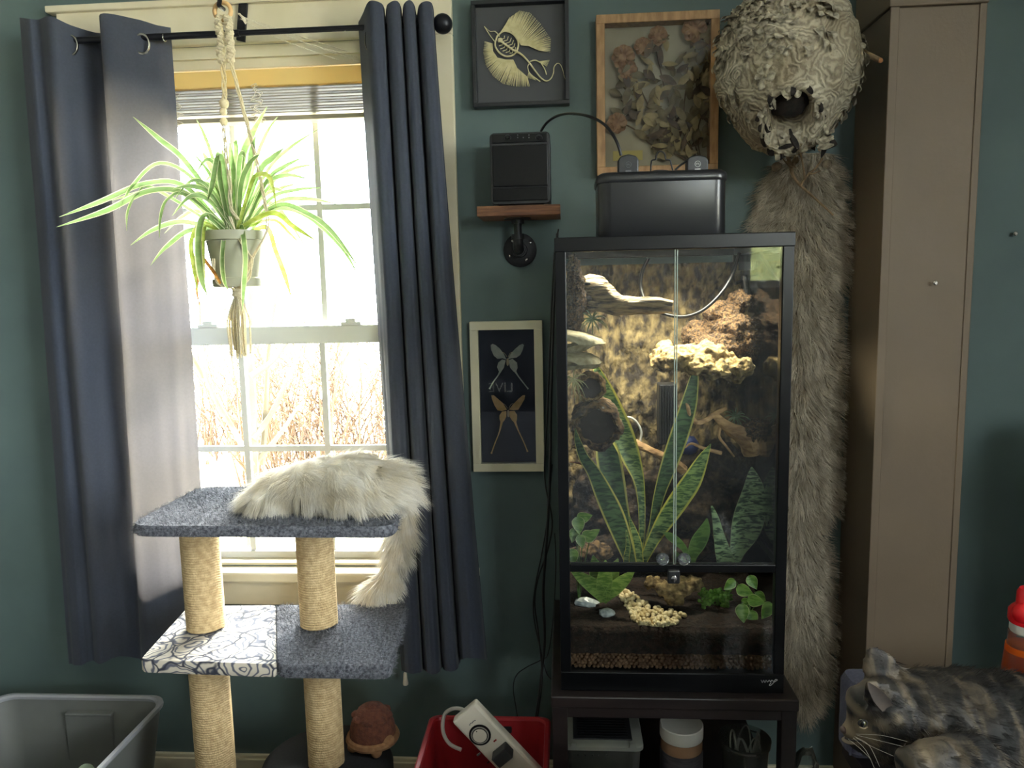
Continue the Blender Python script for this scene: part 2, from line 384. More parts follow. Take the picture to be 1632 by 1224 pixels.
# ------------------------------------------------------------------ the big window
win = single('window_1', MB().box((WX0-.09,-.02,WZ1),(WX1+.09,0,2.193)).box((WX0-.09,-.02,.56),(WX0,0,WZ1)).box((WX1,-.02,.56),(WX1+.09,0,WZ1))
    .box((WX0-.11,-.034,2.183),(WX1+.11,0,2.2)), M_WHITE, 'double-hung window in cream casing behind the blue curtains', None, ((WX0+WX1)/2,0,WZ0), smooth_=False, bevel=.003, kind='structure')
part('apron', MB().box((WX0-.08,-.016,.562),(WX1+.08,0,.642)), M_WHITE, win, False, .003)
part('stool', MB().box((WX0-.12,-.055,.642),(WX1+.12,T,.672)), M_WHITE, win, False, .006)
part('jamb', MB().box((WX0,0,.672),(WX0+.03,T,WZ1)), M_WHITE, win, False)
part('jamb', MB().box((WX1-.03,0,.672),(WX1,T,WZ1)), M_WHITE, win, False)
part('jamb', MB().box((WX0,0,WZ1-.03),(WX1,T,WZ1)), M_WHITE, win, False)
cx = (WX0+WX1)/2
def sash(z0, z1, y, rb, rt, nrow):
    a, b = WX0+.03, WX1-.03; st = .0475
    fr = MB().box((a,y,z0),(a+st,y+.035,z1)).box((b-st,y,z0),(b,y+.035,z1)).box((a,y,z0),(b,y+.035,z0+rb)).box((a,y,z1-rt),(b,y+.035,z1))
    s_ = part('sash', fr, M_VINYL, win, False, .003)
    for i in (1,2):
        x = a+st+(b-a-2*st)*i/3; part('muntin', MB().box((x-.008,y+.01,z0+rb),(x+.008,y+.024,z1-rt)), M_VINYL, s_, False)
    for i in range(1, nrow):
        z = z0+rb+(z1-z0-rb-rt)*i/nrow; part('muntin', MB().box((a+st,y+.011,z-.008),(b-st,y+.023,z+.008)), M_VINYL, s_, False)
    part('pane', MB().box((a+st,y+.016,z0+rb),(b-st,y+.019,z1-rt)), M_PANE, s_, False)
    return s_
lo = sash(.672, 1.352, .045, .028, .05, 2)
up = sash(1.305, 2.06, .085, .035, .04, 2)
for px in (332, 560):
    p = P(px, 511, .05); part('sash_lock', MB().box((p.x-.028,.04,1.352),(p.x+.028,.065,1.361)).box((p.x-.016,.045,1.36),(p.x+.012,.06,1.37)), M_VINYL, lo, False, .002)
part('sill_step', MB().box((WX0+.03,.0,.672),(WX1-.03,.045,.682)), M_WHITE, win, False, .002)
part('stop', MB().box((WX0+.03,.012,2.035),(WX1-.03,.03,2.062)), M_WHITE, win, False, .002)

# blind drawn up under the head of the window
M_SLAT = mat('blind_slat_cream', lin(150,140,122), rough=.5, alpha_trans=.03)
M_CORD = mat('white_cord', lin(226,218,196), lin(200,190,166), rough=.8, scale=300)
bl = thing('window_blind', 'cream slatted window blind drawn up under the window head', 'blind', (cx,.02,2.0))
part('headrail', MB().box((WX0+.03,-.005,1.985),(WX1-.03,.036,2.028)), mat('blind_rail_tan', lin(224,200,138), rough=.5, alpha_trans=.25), bl, False, .003)
zz = 1.978
for i in range(10):
    tl = rnd(-.0015,.0015)
    part('slat', MB().add([(WX0+.033,-.006,zz+tl),(WX1-.033,-.006,zz-tl),(WX1-.033,.042,zz+.003-tl),(WX0+.033,.042,zz+.003+tl),(WX0+.033,-.006,zz+.0025+tl),(WX1-.033,-.006,zz+.0025-tl),(WX1-.033,.042,zz+.0055-tl),(WX0+.033,.042,zz+.0055+tl)],
         [(0,3,2,1),(4,5,6,7),(0,1,5,4),(1,2,6,5),(2,3,7,6),(3,0,4,7)]), M_SLAT, bl, False)
    zz -= .0070
part('bottom_rail', MB().box((WX0+.033,-.008,zz-.012),(WX1-.033,.043,zz)), M_SLAT, bl, False, .003)
for xx in (-1.02, -.80, -.42):
    mb = MB()
    for q in range(3):
        pts = [(xx+rnd(-.012,.012)+.012*math.sin(k*1.9+q), -.012+.004*math.cos(k*2.3+q), 1.99-.10*k/14) for k in range(15)]
        mb.tube(curve(pts,3), .0011, 5)
    part('ladder_cord', mb, M_CORD, bl)

# curtain rod with grommet curtains
M_ROD = mat('black_rod_metal', lin(38,38,44), rough=.35, metal=.6)
M_CURT = mat('navy_curtain', lin(52,58,72), lin(58,64,79), rough=.85, scale=160, bump=.15, bscale=900, alpha_trans=.092, trans_col=lin(196,186,184), sheen=.1, bdist=.001)
M_RING = mat('nickel_ring', lin(200,196,186), rough=.22, metal=1.)
YR = -.09; r0 = P(40, 64, YR); r1 = P(698, 43, YR); RODZ = .5*(r0.z+r1.z)
rod = thing('curtain_rod', 'thin black metal curtain rod across the top of the window', 'curtain rod', (cx, YR, RODZ))
part('rod', MB().tube([(-1.29,YR,RODZ),(-.80,YR,RODZ)], .0085, 14).tube([(-.80,YR,RODZ),(r1.x-.01,YR,RODZ)], .0068, 14), M_ROD, rod)
part('joint_ring', MB().torus(P(262,60,YR), .0085, .0018, 'X', 18, 6), M_RING, rod)
part('finial', MB().ball((r1.x+.012,YR,RODZ), .024, 20, 12).lathe([(.006,-.03),(.012,-.028),(.012,-.02),(.007,-.016),(.009,-.008)], (r1.x+.012,YR,RODZ), 14, 'X'), M_ROD, rod)
for xb in (r1.x-.04, -1.27):
    part('bracket', MB().box((xb-.006,YR-.004,RODZ-.014),(xb+.006,-.018,RODZ-.007)).box((xb-.008,-.022,RODZ-.07),(xb+.008,-.018,RODZ+.02)), M_ROD, rod, False)

def cloth(top, bot, nz=26, wob=.004, seed=0):
    """top/bot: list of (px, py, Y) -> hanging sheet"""
    t = curve([P(*q) for q in top], 7); b = curve([P(*q) for q in bot], 7); n = min(len(t), len(b)); mb = MB(); vs = []
    for i in range(nz+1):
        f = i/nz; e = f**1.15
        for k in range(n):
            p = t[k]*(1-e)+b[k]*e; p.z = t[k].z*(1-f)+b[k].z*f
            p.y += wob*noise.noise(Vector((k*.35+seed, f*5, seed)))*(.3+f); p.x += wob*.7*noise.noise(Vector((k*.3+9+seed, f*4, 2)))*f
            vs.append(p)
    mb.add(vs, [(i*n+k, i*n+k+1, (i+1)*n+k+1, (i+1)*n+k) for i in range(nz) for k in range(n-1)]); return mb
cl = thing('curtain', 'navy curtain spread out left of the window, sunlit through one strip', 'curtain', P(200,1055,YR), 'blue curtains on the rod')
topL = [(31,28,-.085),(46,30,-.115),(62,31,-.10),(80,26,-.135),(118,42,-.095),(163,52,-.045),(160,22,-.14),(215,30,-.105),(250,40,-.07),(272,44,-.05)]
botL = [(110,1058,-.085),(128,1060,-.11),(146,1053,-.095),(160,1058,-.12),(190,1046,-.09),(222,1050,-.06),(232,1058,-.115),(270,1050,-.10),(305,1048,-.075),(338,1046,-.05)]
part('fabric', cloth(topL, botL, seed=1), M_CURT, cl, angle=0)
for (px,py) in ((112,72),(226,70)):
    p = P(px,py,-.10); part('grommet', MB().torus((p.x,-.10,p.z), .0235, .0035, 'Y', 26, 8, sx=.82), M_RING, cl)
cr = thing('curtain', 'navy curtain gathered in tight pleats right of the window', 'curtain', P(700,1060,YR), 'blue curtains on the rod')
topR = [(571,36,-.05),(578,22,-.09),(587,3,-.135),(600,2,-.14),(611,9,-.125),(614,28,-.065),(617,8,-.13),(630,1,-.14),(638,8,-.125),(641,26,-.07),(643,8,-.13),(652,0,-.14),(660,7,-.125),(664,24,-.07),(668,8,-.125),(678,2,-.135),(688,5,-.12),(691,18,-.08)]
botR = [(640,1068,-.05),(643,1070,-.08),(648,1072,-.12),(658,1074,-.13),(671,1071,-.12),(675,1067,-.06),(679,1070,-.12),(690,1075,-.135),(701,1070,-.12),(705,1062,-.06),(708,1068,-.12),(720,1070,-.135),(729,1066,-.12),(733,1056,-.06),(737,1050,-.12),(752,1049,-.135),(768,1050,-.115),(776,1052,-.08)]
part('fabric', cloth(topR, botR, seed=5), M_CURT, cr, angle=0)
part('light_block_sheet', cloth([(a+.6,b+1.5,y+.007) for a,b,y in topR], [(a,b-4,y+.008) for a,b,y in botR], seed=5), mat('light_block_cloth', lin(40,44,56), rough=.95), cr, angle=0)  # opaque sheet added behind the pleats to stop daylight showing through
p = P(588,66,-.10); part('grommet', MB().torus((p.x,-.105,p.z), .0235, .0035, 'Y', 26, 8, sx=.35), M_RING, cr)
# cords strung from the plant hook to the right and the blind's pull tassel
mb = MB()
for (a, b, c) in (((381,24),(470,62),(572,98)),((384,26),(460,52),(560,84)),((383,30),(440,60),(540,96)),((386,28),(480,66),(571,92))):
    mb.tube(curve([P(a[0],a[1],-.10),P(b[0],b[1],-.07),P(c[0],c[1],-.03)],8), .0011, 5)
for q in range(3): mb.tube(curve([P(380+q,22,-.105),P(388,28+q*2,-.11),P(392,34+q*2,-.105)],4), .0022, 6)
part('pull_cord', mb, M_CORD, bl)
tp = P(646,1082,-.10)
ts = thing('blind_tassel', 'small cream blind tassel hanging below the gathered right curtain', 'tassel', tp)
part('tassel', MB().lathe([(.002,.020),(.005,.016),(.006,0),(.008,-.012),(.0075,-.016),(.003,-.017)], tp, 14), mat('bone_plastic', lin(206,196,176), rough=.5), ts)
part('cord', MB().tube([tp+Vector((0,0,.019)), tp+Vector((-.004,.03,.35)), Vector((WX1-.04,.0,1.98))], .001, 5), M_CORD, ts)

# ------------------------------------------------------------------ outdoors
M_GROUND = mat('dry_grass', lin(214,204,166), lin(236,230,206), rough=.9, scale=.8)
g = MB(); g.box((-40,.6,-.6),(30,60,-.4)); struct('ground', g, M_GROUND)
M_TWIG = mat('dry_twig', lin(60,40,23), lin(78,57,36), rough=.9, scale=2.)
M_BARK = mat('tree_bark', lin(56,48,34), lin(70,62,46), rough=.9, scale=6)
def shrub(x, y, w, h, n, seed, label):
    random.seed(seed); mb = MB()
    for i in range(n):
        bx, by = x+rnd(-w*.35,w*.35), y+rnd(-.4,.4); a = rnd(-.5,.5); L = h*rnd(.6,1.05)
        pts = [Vector((bx,by,-.45))]; d = Vector((a*.6+rnd(-.15,.15), rnd(-.3,.3), 1))
        for k in range(5):
            d = (d+Vector((rnd(-.25,.25),rnd(-.2,.2),rnd(-.1,.1)))).normalized(); pts.append(pts[-1]+d*L/5)
        mb.tube(pts, [.012,.011,.009,.007,.005,.003], 4, caps=False)
        for k in range(1,6):
            for _ in range(3):
                q = pts[k]; e = Vector((rnd(-1,1),rnd(-.6,.6),rnd(.2,1))).normalized()*rnd(.12,.35)
                mb.tube([q,q+e*.5+Vector((rnd(-.03,.03),0,0)),q+e], [.005,.0045,.003], 3, caps=False)
    single('leafless_shrub', mb, M_TWIG, label, 'shrub', (x,y,-.45), group='shrubs in the garden')
shrub(-2.0,4.3,2.0,1.75,90,11,'tan leafless shrub outside, filling the middle of the lower sash')
shrub(-.9,6.1,1.9,1.9,80,12,'tan leafless shrub outside, beside the right curtain')
shrub(-3.6,6.2,2.0,1.5,60,13,'sparse leafless shrub outside, beside the left curtain')
mb = MB()
def limb(pts, r): mb.tube(curve(pts,4), r, 6, caps=True)
Yt = 3.2
tr = [(402,960),(403,860),(403,740),(400,640),(396,560),(398,470),(405,380)]; pts = curve([P(a,b,Yt) for a,b in tr],4); mb.tube(pts,[.05-.02*i/len(pts) for i in range(len(pts))],7)
for path in ([(403,745),(375,690),(345,640),(325,590),(320,545),(318,480)],[(352,770),(338,735),(318,715),(300,700)],[(403,700),(432,660),(455,610),(478,560)],[(403,740),(440,700),(474,650)],[(418,740),(424,640),(428,560),(440,470)],[(400,600),(440,570),(470,520)],[(322,600),(300,560),(280,530)]):
    pts = curve([P(a,b,Yt+rnd(-.2,.2)) for a,b in path],4); mb.tube(pts,[.026-.018*i/len(pts) for i in range(len(pts))],6)
b_ = P(402,960,Yt)
bot = Vector((b_.x, Yt, -.5)); mb.tube([bot, b_], .055, 7)
single('bare_tree', mb, M_BARK, 'slender bare tree with forked limbs outside the window', 'tree', bot)
random.seed(7)

# evergreen hedge beyond the window behind the camera (seen mirrored in the terrarium glass)
random.seed(41); hb_ = thing('evergreen_hedge', 'green hedge outside behind the camera, mirrored in the terrarium glass', 'hedge', (1.9,-7.6,-.45))
mb = MB()
for i in range(16): mb.ball((rnd(.2,3.8), -7.6+rnd(-.3,.3), rnd(-.1,1.3)), (rnd(.5,.8),.5,rnd(.5,.8)), 14, 10, nz=.35, nf=3, seed=i)
part('foliage', mb, mat('hedge_green', lin(88,98,58), lin(150,152,100), rough=.8, scale=14, bump=1., bscale=20, bdist=.05), hb_, kind='stuff')
mb = MB()
for i in range(2600):
    q = Vector((rnd(-.2,4.2), -7.0+rnd(-.25,.2), rnd(-.2,2.05))); d = Vector((rnd(-1,1),rnd(-1,1),rnd(-1,1))).normalized(); e = d.cross(Vector((rnd(-1,1),1,rnd(-1,1)))).normalized()
    mb.add([q-d*.06,q+e*.03,q+d*.06,q-e*.03],[(0,1,2,3)])
part('leaf', mb, 'hedge_green', hb_, kind='stuff')
part('stem', MB().tube([(1.9,-7.6,-.45),(1.9,-7.6,.6)], .08, 8), M_BARK, hb_)
g = MB(); g.box((-30,-40,-.6),(30,-5.2,-.4)); struct('ground_rear', g, M_GROUND)
random.seed(7)
# ------------------------------------------------------------------ unseen furniture, added out of view to shade the lower part of the room
M_BEDW = mat('bed_wood', lin(46,34,28), lin(58,44,36), rough=.5, scale=6, stretch=(1,8,1)); M_QUILT = mat('dark_quilt', lin(52,54,62), lin(66,68,78), rough=.95, scale=12, bump=.5, bscale=30, bdist=.01)
bd = thing('bed', 'unseen dark quilted bed, added in front of the cat tree to shade the lower wall', 'bed', (-.85,-2.0,0))
part('bed_frame', MB().box((-2.2,-3.1,.16),(.30,-.92,.34)), M_BEDW, bd, False, .01)
for x in (-2.16,.20):
    for y in (-3.06,-1.0): part('leg', MB().box((x,y,0),(x+.06,y+.06,.16)), M_BEDW, bd, False)
part('mattress', MB().box((-2.17,-3.07,.34),(.27,-.94,.56)), mat('mattress_ticking', lin(150,148,142), rough=.9), bd, False, .03)
part('quilt', MB().box((-2.21,-3.1,.42),(.31,-.90,.61)), M_QUILT, bd, False, .03)
dr_ = thing('added_dresser', 'unseen dark wooden drawer chest, added right of the taupe column to shade the wall', 'added_dresser', (1.55,-.66,0))  # added out of view to keep daylight off the lower right wall
part('carcass', MB().box((1.16,-.98,.06),(1.96,-.36,1.10)), M_BEDW, dr_, False, .004)
part('top', MB().box((1.14,-1.0,1.10),(1.98,-.34,1.13)), M_BEDW, dr_, False, .006)
for k in range(4):
    d_ = part('drawer', MB().box((1.19,-.995,.10+k*.25),(1.93,-.98,.33+k*.25)), M_BEDW, dr_, False, .004)
    for x in (1.36,1.76): part('knob', MB().lathe([(.006,0),(.006,-.012),(.014,-.016),(.014,-.024),(.008,-.028)], (x,-.995,.215+k*.25), 14, 'Y'), M_STEEL, d_)
for x in (1.18,1.90):
    for y in (-.96,-.42): part('foot', MB().box((x,y,0),(x+.04,y+.04,.06)), M_BEDW, dr_, False)
# ------------------------------------------------------------------ stand and terrarium
M_BLK = mat('black_gloss_frame', lin(9,10,12), rough=.3, spec=.25)
M_BLKM = mat('black_matte_plastic', lin(22,23,26), lin(27,28,31), rough=.42, scale=80)
M_DKWOOD = mat('black_brown_wood', lin(26,20,20), lin(36,28,27), rough=.4, scale=6, stretch=(1,1,8))
M_TGLASS = glassmat('terrarium_glass', (.96,.985,.975,1), 1.4)
M_DOORG = glassmat('terrarium_door_glass', (.97,.985,.98,1), 1.45, haze=.012)
TX0, TX1, TYF, TYB, TZ0, TZ1 = -.017, .445, -.52, -.063, .597, 1.542
# stand
sx0, sx1 = P(880,1130,-.54).x, P(1271,1130,-.54).x
st = thing('terrarium_stand', 'black-brown wooden stand under the terrarium', 'stand', ((sx0+sx1)/2,-.29,0))
part('stand_top', MB().box((sx0-.002,-.545,TZ0-.026),(sx1+.002,-.045,TZ0)), M_DKWOOD, st, False, .003)
part('apron', MB().box((sx0+.02,-.538,TZ0-.05),(sx1-.02,-.52,TZ0-.026)), M_DKWOOD, st, False, .002)
for x in (sx0, sx1-.032):
    for y in (-.54, -.082): part('leg', MB().box((x,y,0),(x+.032,y+.032,TZ0-.026)), M_DKWOOD, st, False, .002)
SHZ = .30
part('shelf', MB().box((sx0+.002,-.535,SHZ-.02),(sx1-.002,-.055,SHZ)), M_DKWOOD, st, False, .002)
part('back_panel', MB().box((sx0+.03,-.062,.05),(sx1-.03,-.056,TZ0-.03)), M_DKWOOD, st, False)
# tank
tk = thing('terrarium', 'tall front-opening glass terrarium with black frame, full of plants', 'terrarium', ((TX0+TX1)/2,(TYF+TYB)/2,TZ0))
fw = .022
def fr(name, a, b, bev=.002, m=M_BLK, par=None): return part(name, MB().box(a,b), m, par or tk, False, bev)
fr('base', (TX0,TYF,TZ0),(TX1,TYB,TZ0+.042))
zmid0, zmid1 = P(1075,913,TYF).z, P(1075,900,TYF).z
for x in (TX0, TX1-fw):
    for y in (TYF, TYB-fw): fr('corner_post', (x,y,TZ0+.042),(x+fw,y+fw,TZ1-.026))
fr('mid_rail', (TX0+fw,TYF+.001,zmid0),(TX1-fw,TYF+.016,zmid1))
fr('mid_rail', (TX1-.012,TYF+fw,zmid0),(TX1-.002,TYB-fw,zmid1))
top = fr('top_frame', (TX0-.001,TYF-.002,TZ1-.028),(TX1+.001,TYF+.026,TZ1))
fr('top_frame', (TX0,TYB-.026,TZ1-.028),(TX1,TYB,TZ1)); fr('top_frame', (TX0,TYF+.026,TZ1-.028),(TX0+.022,TYB-.026,TZ1)); fr('top_frame', (TX1-.022,TYF+.026,TZ1-.028),(TX1,TYB-.026,TZ1))
def mesh_lid():
    mb = MB(); x0,x1,y0,y1 = TX0+.022,TX1-.022,TYF+.026,TYB-.026
    for i in range(1,44): x = x0+(x1-x0)*i/44; mb.box((x-.0006,y0,TZ1-.004),(x+.0006,y1,TZ1-.0025))
    for i in range(1,42): y = y0+(y1-y0)*i/42; mb.box((x0,y-.0006,TZ1-.0026),(x1,y+.0006,TZ1-.0012))
    return mb
part('screen_lid', mesh_lid(), M_BLKM, tk, False, kind='stuff')
gx = P(1077,650,TYF).x
for (a,b) in ((TX0+fw-.002,gx-.0012),(gx+.0012,TX1-fw+.002)):
    dr = part('glass_door', MB().box((a,TYF+.004,zmid1),(b,TYF+.008,TZ1-.028)), M_DOORG, tk, False)
    e = gx-.0030 if a < gx-.01 else gx+.0012
    part('polished_edge', MB().box((e,TYF+.0035,zmid1),(e+.0018,TYF+.0085,TZ1-.028)), mat('glass_edge', lin(190,205,195), rough=.15, alpha_trans=.4), dr, False)
    kx = P(1055 if a < gx-.01 else 1089, 889, TYF).x; kz = P(1072,889,TYF).z
    part('knob', MB().lathe([(.005,.004),(.005,-.004),(.0125,-.007),(.0135,-.011),(.0115,-.015),(.006,-.0165)], (kx,TYF+.002,kz), 20, 'Y'), glassmat('acrylic', (.9,.93,.92,1), 1.7, .05, haze=.08), dr)
fr('front_glass', (TX0+fw-.002,TYF+.005,TZ0+.04),(TX1-fw+.002,TYF+.009,zmid0), 0, M_TGLASS)
fr('side_glass', (TX0+.006,TYF+fw-.002,TZ0+.04),(TX0+.010,TYB-fw+.002,TZ1-.02), 0, M_TGLASS)
fr('side_glass', (TX1-.010,TYF+fw-.002,TZ0+.04),(TX1-.006,TYB-fw+.002,TZ1-.02), 0, M_TGLASS)
fr('back_glass', (TX0+fw-.002,TYB-.010,TZ0+.04),(TX1-fw+.002,TYB-.006,TZ1-.02), 0, M_TGLASS)
lp = P(1073,917,TYF)
part('latch', MB().box((lp.x-.0125,TYF-.010,lp.z-.015),(lp.x+.0125,TYF+.002,lp.z+.014)), M_BLKM, tk, False, .003)
part('latch_key', MB().lathe([(.006,0),(.006,-.004),(.003,-.005)], (lp.x,TYF-.009,lp.z-.002), 12, 'Y').box((lp.x-.001,TYF-.016,lp.z-.009),(lp.x+.001,TYF-.012,lp.z+.004)), M_STEEL, tk)
# small unreadable white script at the lower right of the base
mb = MB(); q = [(1213,1084),(1215,1088),(1217,1084),(1219,1088),(1221,1084),(1223,1087),(1226,1084),(1228,1087),(1230,1084),(1233,1086),(1236,1083),(1239,1084),(1234,1087),(1229,1092),(1226,1092),(1229,1088)]
mb.tube(curve([P(a,b,TYF-.0006) for a,b in q],3), .0007, 5); part('emblem', mb, mat('print_grey', lin(170,170,172), rough=.5), tk)

# light bar under the lid: the lamp that lights the planting
lb = thing('light_bar', 'slim lit lamp bar under the terrarium lid', 'lamp', ((TX0+TX1)/2,-.30,TZ1-.0136))
part('housing', MB().box((TX0+.05,-.33,TZ1-.0135),(TX1-.05,-.27,TZ1-.005)), M_BLKM, lb, False, .003)
part('diffuser', MB().box((TX0+.06,-.325,TZ1-.0150),(TX1-.06,-.275,TZ1-.0136)), emat('lamp_glow', (1.0,.93,.72,1), 2.0), lb, False)
ld = bpy.data.lights.new('lamp_light', 'AREA'); ld.shape = 'RECTANGLE'; ld.size = .34; ld.size_y = .05; ld.energy = 2.8; ld.spread = math.radians(130); ld.color = (1.0,.92,.70)
lo_ = bpy.data.objects.new('lamp_light', ld); COL.objects.link(lo_); lo_.parent = lb; lo_.location = (0,0,-.0025)

# cork background, soil, drainage layer
M_CORK = mat('cork_bark', lin(40,33,26), lin(132,116,80), rough=.9, scale=52, detail=12, bump=1., bscale=75, contrast=(.40,.66), bdist=.01, stretch=(1,1,.55))
M_CORKL = mat('pale_cork', lin(66,48,27), lin(158,136,88), rough=.9, scale=80, detail=8, bump=1., bscale=90, bdist=.008, contrast=(.3,.6))
M_COCO = mat('coco_fibre', lin(42,29,17), lin(106,80,48), rough=.95, scale=210, detail=8, bump=1., bscale=230, bdist=.008, contrast=(.4,.62))
M_SOIL = mat('dark_soil', lin(26,19,16), lin(50,36,28), rough=.95, scale=90, bump=1., bscale=140, bdist=.006)
M_CLAY = mat('clay_ball', lin(92,66,48), lin(120,90,66), rough=.85, scale=40)
ix0, ix1 = TX0+.012, TX1-.012
def corkback():
    mb = MB(); nx, nz = 64, 120; x0, x1, z0, z1 = ix0, P(1186,450,-.09).x+.02, TZ0+.05, TZ1-.045; vs = []
    for i in range(nz+1):
        for k in range(nx+1):
            u, v = k/nx, i/nz; x, z = x0+(x1-x0)*u, z0+(z1-z0)*v; q = Vector((x*22, 0, z*9))
            d = .018+.016*noise.noise(q)+.012*noise.noise(q*2.7+Vector((5,0,0)))+.008*abs(noise.noise(Vector((x*90,1,z*45))))+.006*noise.noise(Vector((x*170,3,z*120)))
            d -= .018*math.exp(-((x-P(982,560,-.1).x-.004*math.sin(z*30))/.006)**2)
            vs.append((x, TYB-.014-max(.003,d), z))
    mb.add(vs, [(i*(nx+1)+k, i*(nx+1)+k+1, (i+1)*(nx+1)+k+1, (i+1)*(nx+1)+k) for i in range(nz) for k in range(nx)])
    n = len(mb.v); mb.add([(x0,TYB-.012,z0),(x1,TYB-.012,z0),(x1,TYB-.012,z1),(x0,TYB-.012,z1)], [(0,1,2,3)])
    return mb
single('cork_background', corkback(), M_CORK, 'rough cork bark slab covering the terrarium back', 'cork bark', ((ix0+ix1)/2,TYB-.03,TZ0+.05), angle=0)
def soilz(x, y):
    f = min(1, max(0, (y-(TYF+.012))/(TYB-.02-TYF-.012)))
    return P(1075,1000,TYF+.012).z+.010*f*1.2+.055*max(0,f-.42)**1.2+.006*noise.noise(Vector((x*18,y*18,0)))+.004*noise.noise(Vector((x*60,y*60,3)))
def soil():
    nx, ny = 60, 50; mb = MB(); vs = []; zb = TZ0+.078
    for j in range(ny+1):
        for i in range(nx+1):
            x, y = ix0+(ix1-ix0)*i/nx, TYF+.012+(TYB-.014-TYF-.012)*j/ny; vs.append((x,y,soilz(x,y)))
    fs = [(j*(nx+1)+i, j*(nx+1)+i+1, (j+1)*(nx+1)+i+1, (j+1)*(nx+1)+i) for j in range(ny) for i in range(nx)]
    o = len(vs)
    for i in range(nx+1): vs.append((ix0+(ix1-ix0)*i/nx, TYF+.012, zb+.004*noise.noise(Vector((i*.6,0,0)))))
    fs += [(o+i, o+i+1, i+1, i) for i in range(nx)]
    for (c, y) in ((0,0),(nx,0)):
        o2 = len(vs); vs += [(vs[c][0], TYF+.012, zb), (vs[c][0], TYB-.014, zb)]; cols = [j*(nx+1)+c for j in range(ny+1)]
        fs.append(tuple([o2]+cols+[o2+1]))
    mb.add(vs, fs); return mb
single('soil', soil(), M_SOIL, 'dark soil bed in the terrarium', 'soil', ((ix0+ix1)/2,-.29,TZ0+.078), kind='stuff', angle=0)
mb = MB(); random.seed(3)
for row in range(5):
    for i in range(46):
        for dy in (.014,.024):
            x = ix0+(ix1-ix0)*(i+.5*(row%2))/46+rnd(-.002,.002)
            mb.ball((min(ix1-.005,max(ix0+.005,x)), TYF+dy+.003, TZ0+.048+row*.0068+rnd(-.001,.001)), rnd(.0036,.0052), 7, 5)
mb.box((ix0,TYF+.03,TZ0+.043),(ix1,TYB-.014,TZ0+.079))
single('clay_balls', mb, M_CLAY, 'layer of brown clay balls under the soil', 'clay balls', ((ix0+ix1)/2,-.29,TZ0+.043), kind='stuff')
mb = MB(); random.seed(5)
poly = [(978,936),(1004,944),(1022,958),(1034,968),(1062,974),(1094,984),(1084,994),(1070,1001),(1050,1006),(1026,1002),(1010,992),(1000,974),(986,952)]
def inside(x, y, pl):
    c = False; n = len(pl)
    for i in range(n):
        (x0,y0),(x1,y1) = pl[i], pl[(i+1)%n]
        if (y0 > y) != (y1 > y) and x < (x1-x0)*(y-y0)/(y1-y0)+x0: c = not c
    return c
def on_soil(px, py):
    lo_y, hi_y = TYF+.013, TYB-.02
    for _ in range(40):
        m_ = (lo_y+hi_y)/2; p = P(px,py,m_)
        if p.z > soilz(p.x, m_): lo_y = m_
        else: hi_y = m_
    return P(px,py,(lo_y+hi_y)/2)
cnt = 0
while cnt < 250:
    px, py = rnd(970,1098), rnd(930,1010)
    if not inside(px, py, poly): continue
    p = on_soil(px, py); r = rnd(.0038,.0072)
    mb.ball((p.x,max(p.y,TYF+.018),p.z+r*.5+rnd(0,.004)), (r,r*rnd(.7,1),r*rnd(.6,.9)), 8, 6, Matrix.Rotation(rnd(0,3),3,'Y')); cnt += 1
single('pebbles', mb, mat('cream_pebble', lin(196,172,124), lin(232,216,176), rough=.45, scale=55, detail=2), 'trail of cream pebbles on the soil behind the front glass', 'pebbles', on_soil(1040,980), kind='stuff')

# ------------------------------------------------------------------ planting: leaves are ribbons with their own depth
def W(px, Y): return px*PX(Y)
def leafy(name, label, cat, base, m, leaves, group=None, fold=.3, pname='leaf'):
    t = thing(name, label, cat, base, group)
    for L in leaves:
        mm = L[3] if len(L) > 3 else m
        pts = [P(a,b,L[1]+L[2]*i/(len(L[0])-1)) for i,(a,b,_) in enumerate(L[0])]
        ws = [W(c, L[1]) for _,_,c in L[0]]
        part(pname, MB().leaf(pts, ws, fold), mm, t, angle=0)
    return t
M_SNAKE = edgeleaf('snake_plant_leaf', lin(62,96,54), lin(140,168,98), lin(206,202,92), .82, 55, .25)
M_SNAKED = edgeleaf('snake_plant_leaf_dark', lin(44,70,46), lin(80,112,70), lin(190,186,100), .84, 45, .25)
sb = P(1018,900,-.34); sb.z = soilz(sb.x,-.34)
leafy('snake_plant', 'tall snake plant with yellow-edged sword leaves in the terrarium centre', 'plant', sb, M_SNAKE, [
 ([(950,586,10),(960,618,30),(975,655,37),(992,695,38),(1008,735,28),(1020,775,15),(1023,840,10),(1018,905,9)], -.29, -.03),
 ([(1110,580,1),(1106,602,14),(1097,645,26),(1083,690,30),(1066,740,27),(1050,790,18),(1038,850,12),(1024,905,9)], -.33, -.01, M_SNAKED),
 ([(1133,707,1),(1120,730,18),(1102,765,32),(1082,795,34),(1060,828,30),(1040,862,20),(1020,905,12)], -.37, .03),
 ([(917,682,1),(920,700,10),(930,728,17),(946,752,23),(962,785,32),(978,820,36),(994,862,30),(1008,905,18)], -.49, .13, M_SNAKED),
 ([(962,690,20),(968,720,38),(976,765,40),(986,810,32),(1000,860,22),(1012,905,14)], -.30, -.02, M_SNAKED),
 ([(1060,768,1),(1055,790,8),(1047,812,9),(1036,845,9),(1026,900,8)], -.31, 0),
 ([(1002,822,1),(1008,840,9),(1016,866,14),(1020,900,12)], -.395, .02),
 ([(996,716,3),(1010,758,7),(1022,810,8),(1026,870,8),(1022,905,8)], -.30, 0, M_SNAKED),
 ([(998,845,2),(1001,870,8),(998,890,10),(1000,905,9)], -.40, .02)], fold=.28)
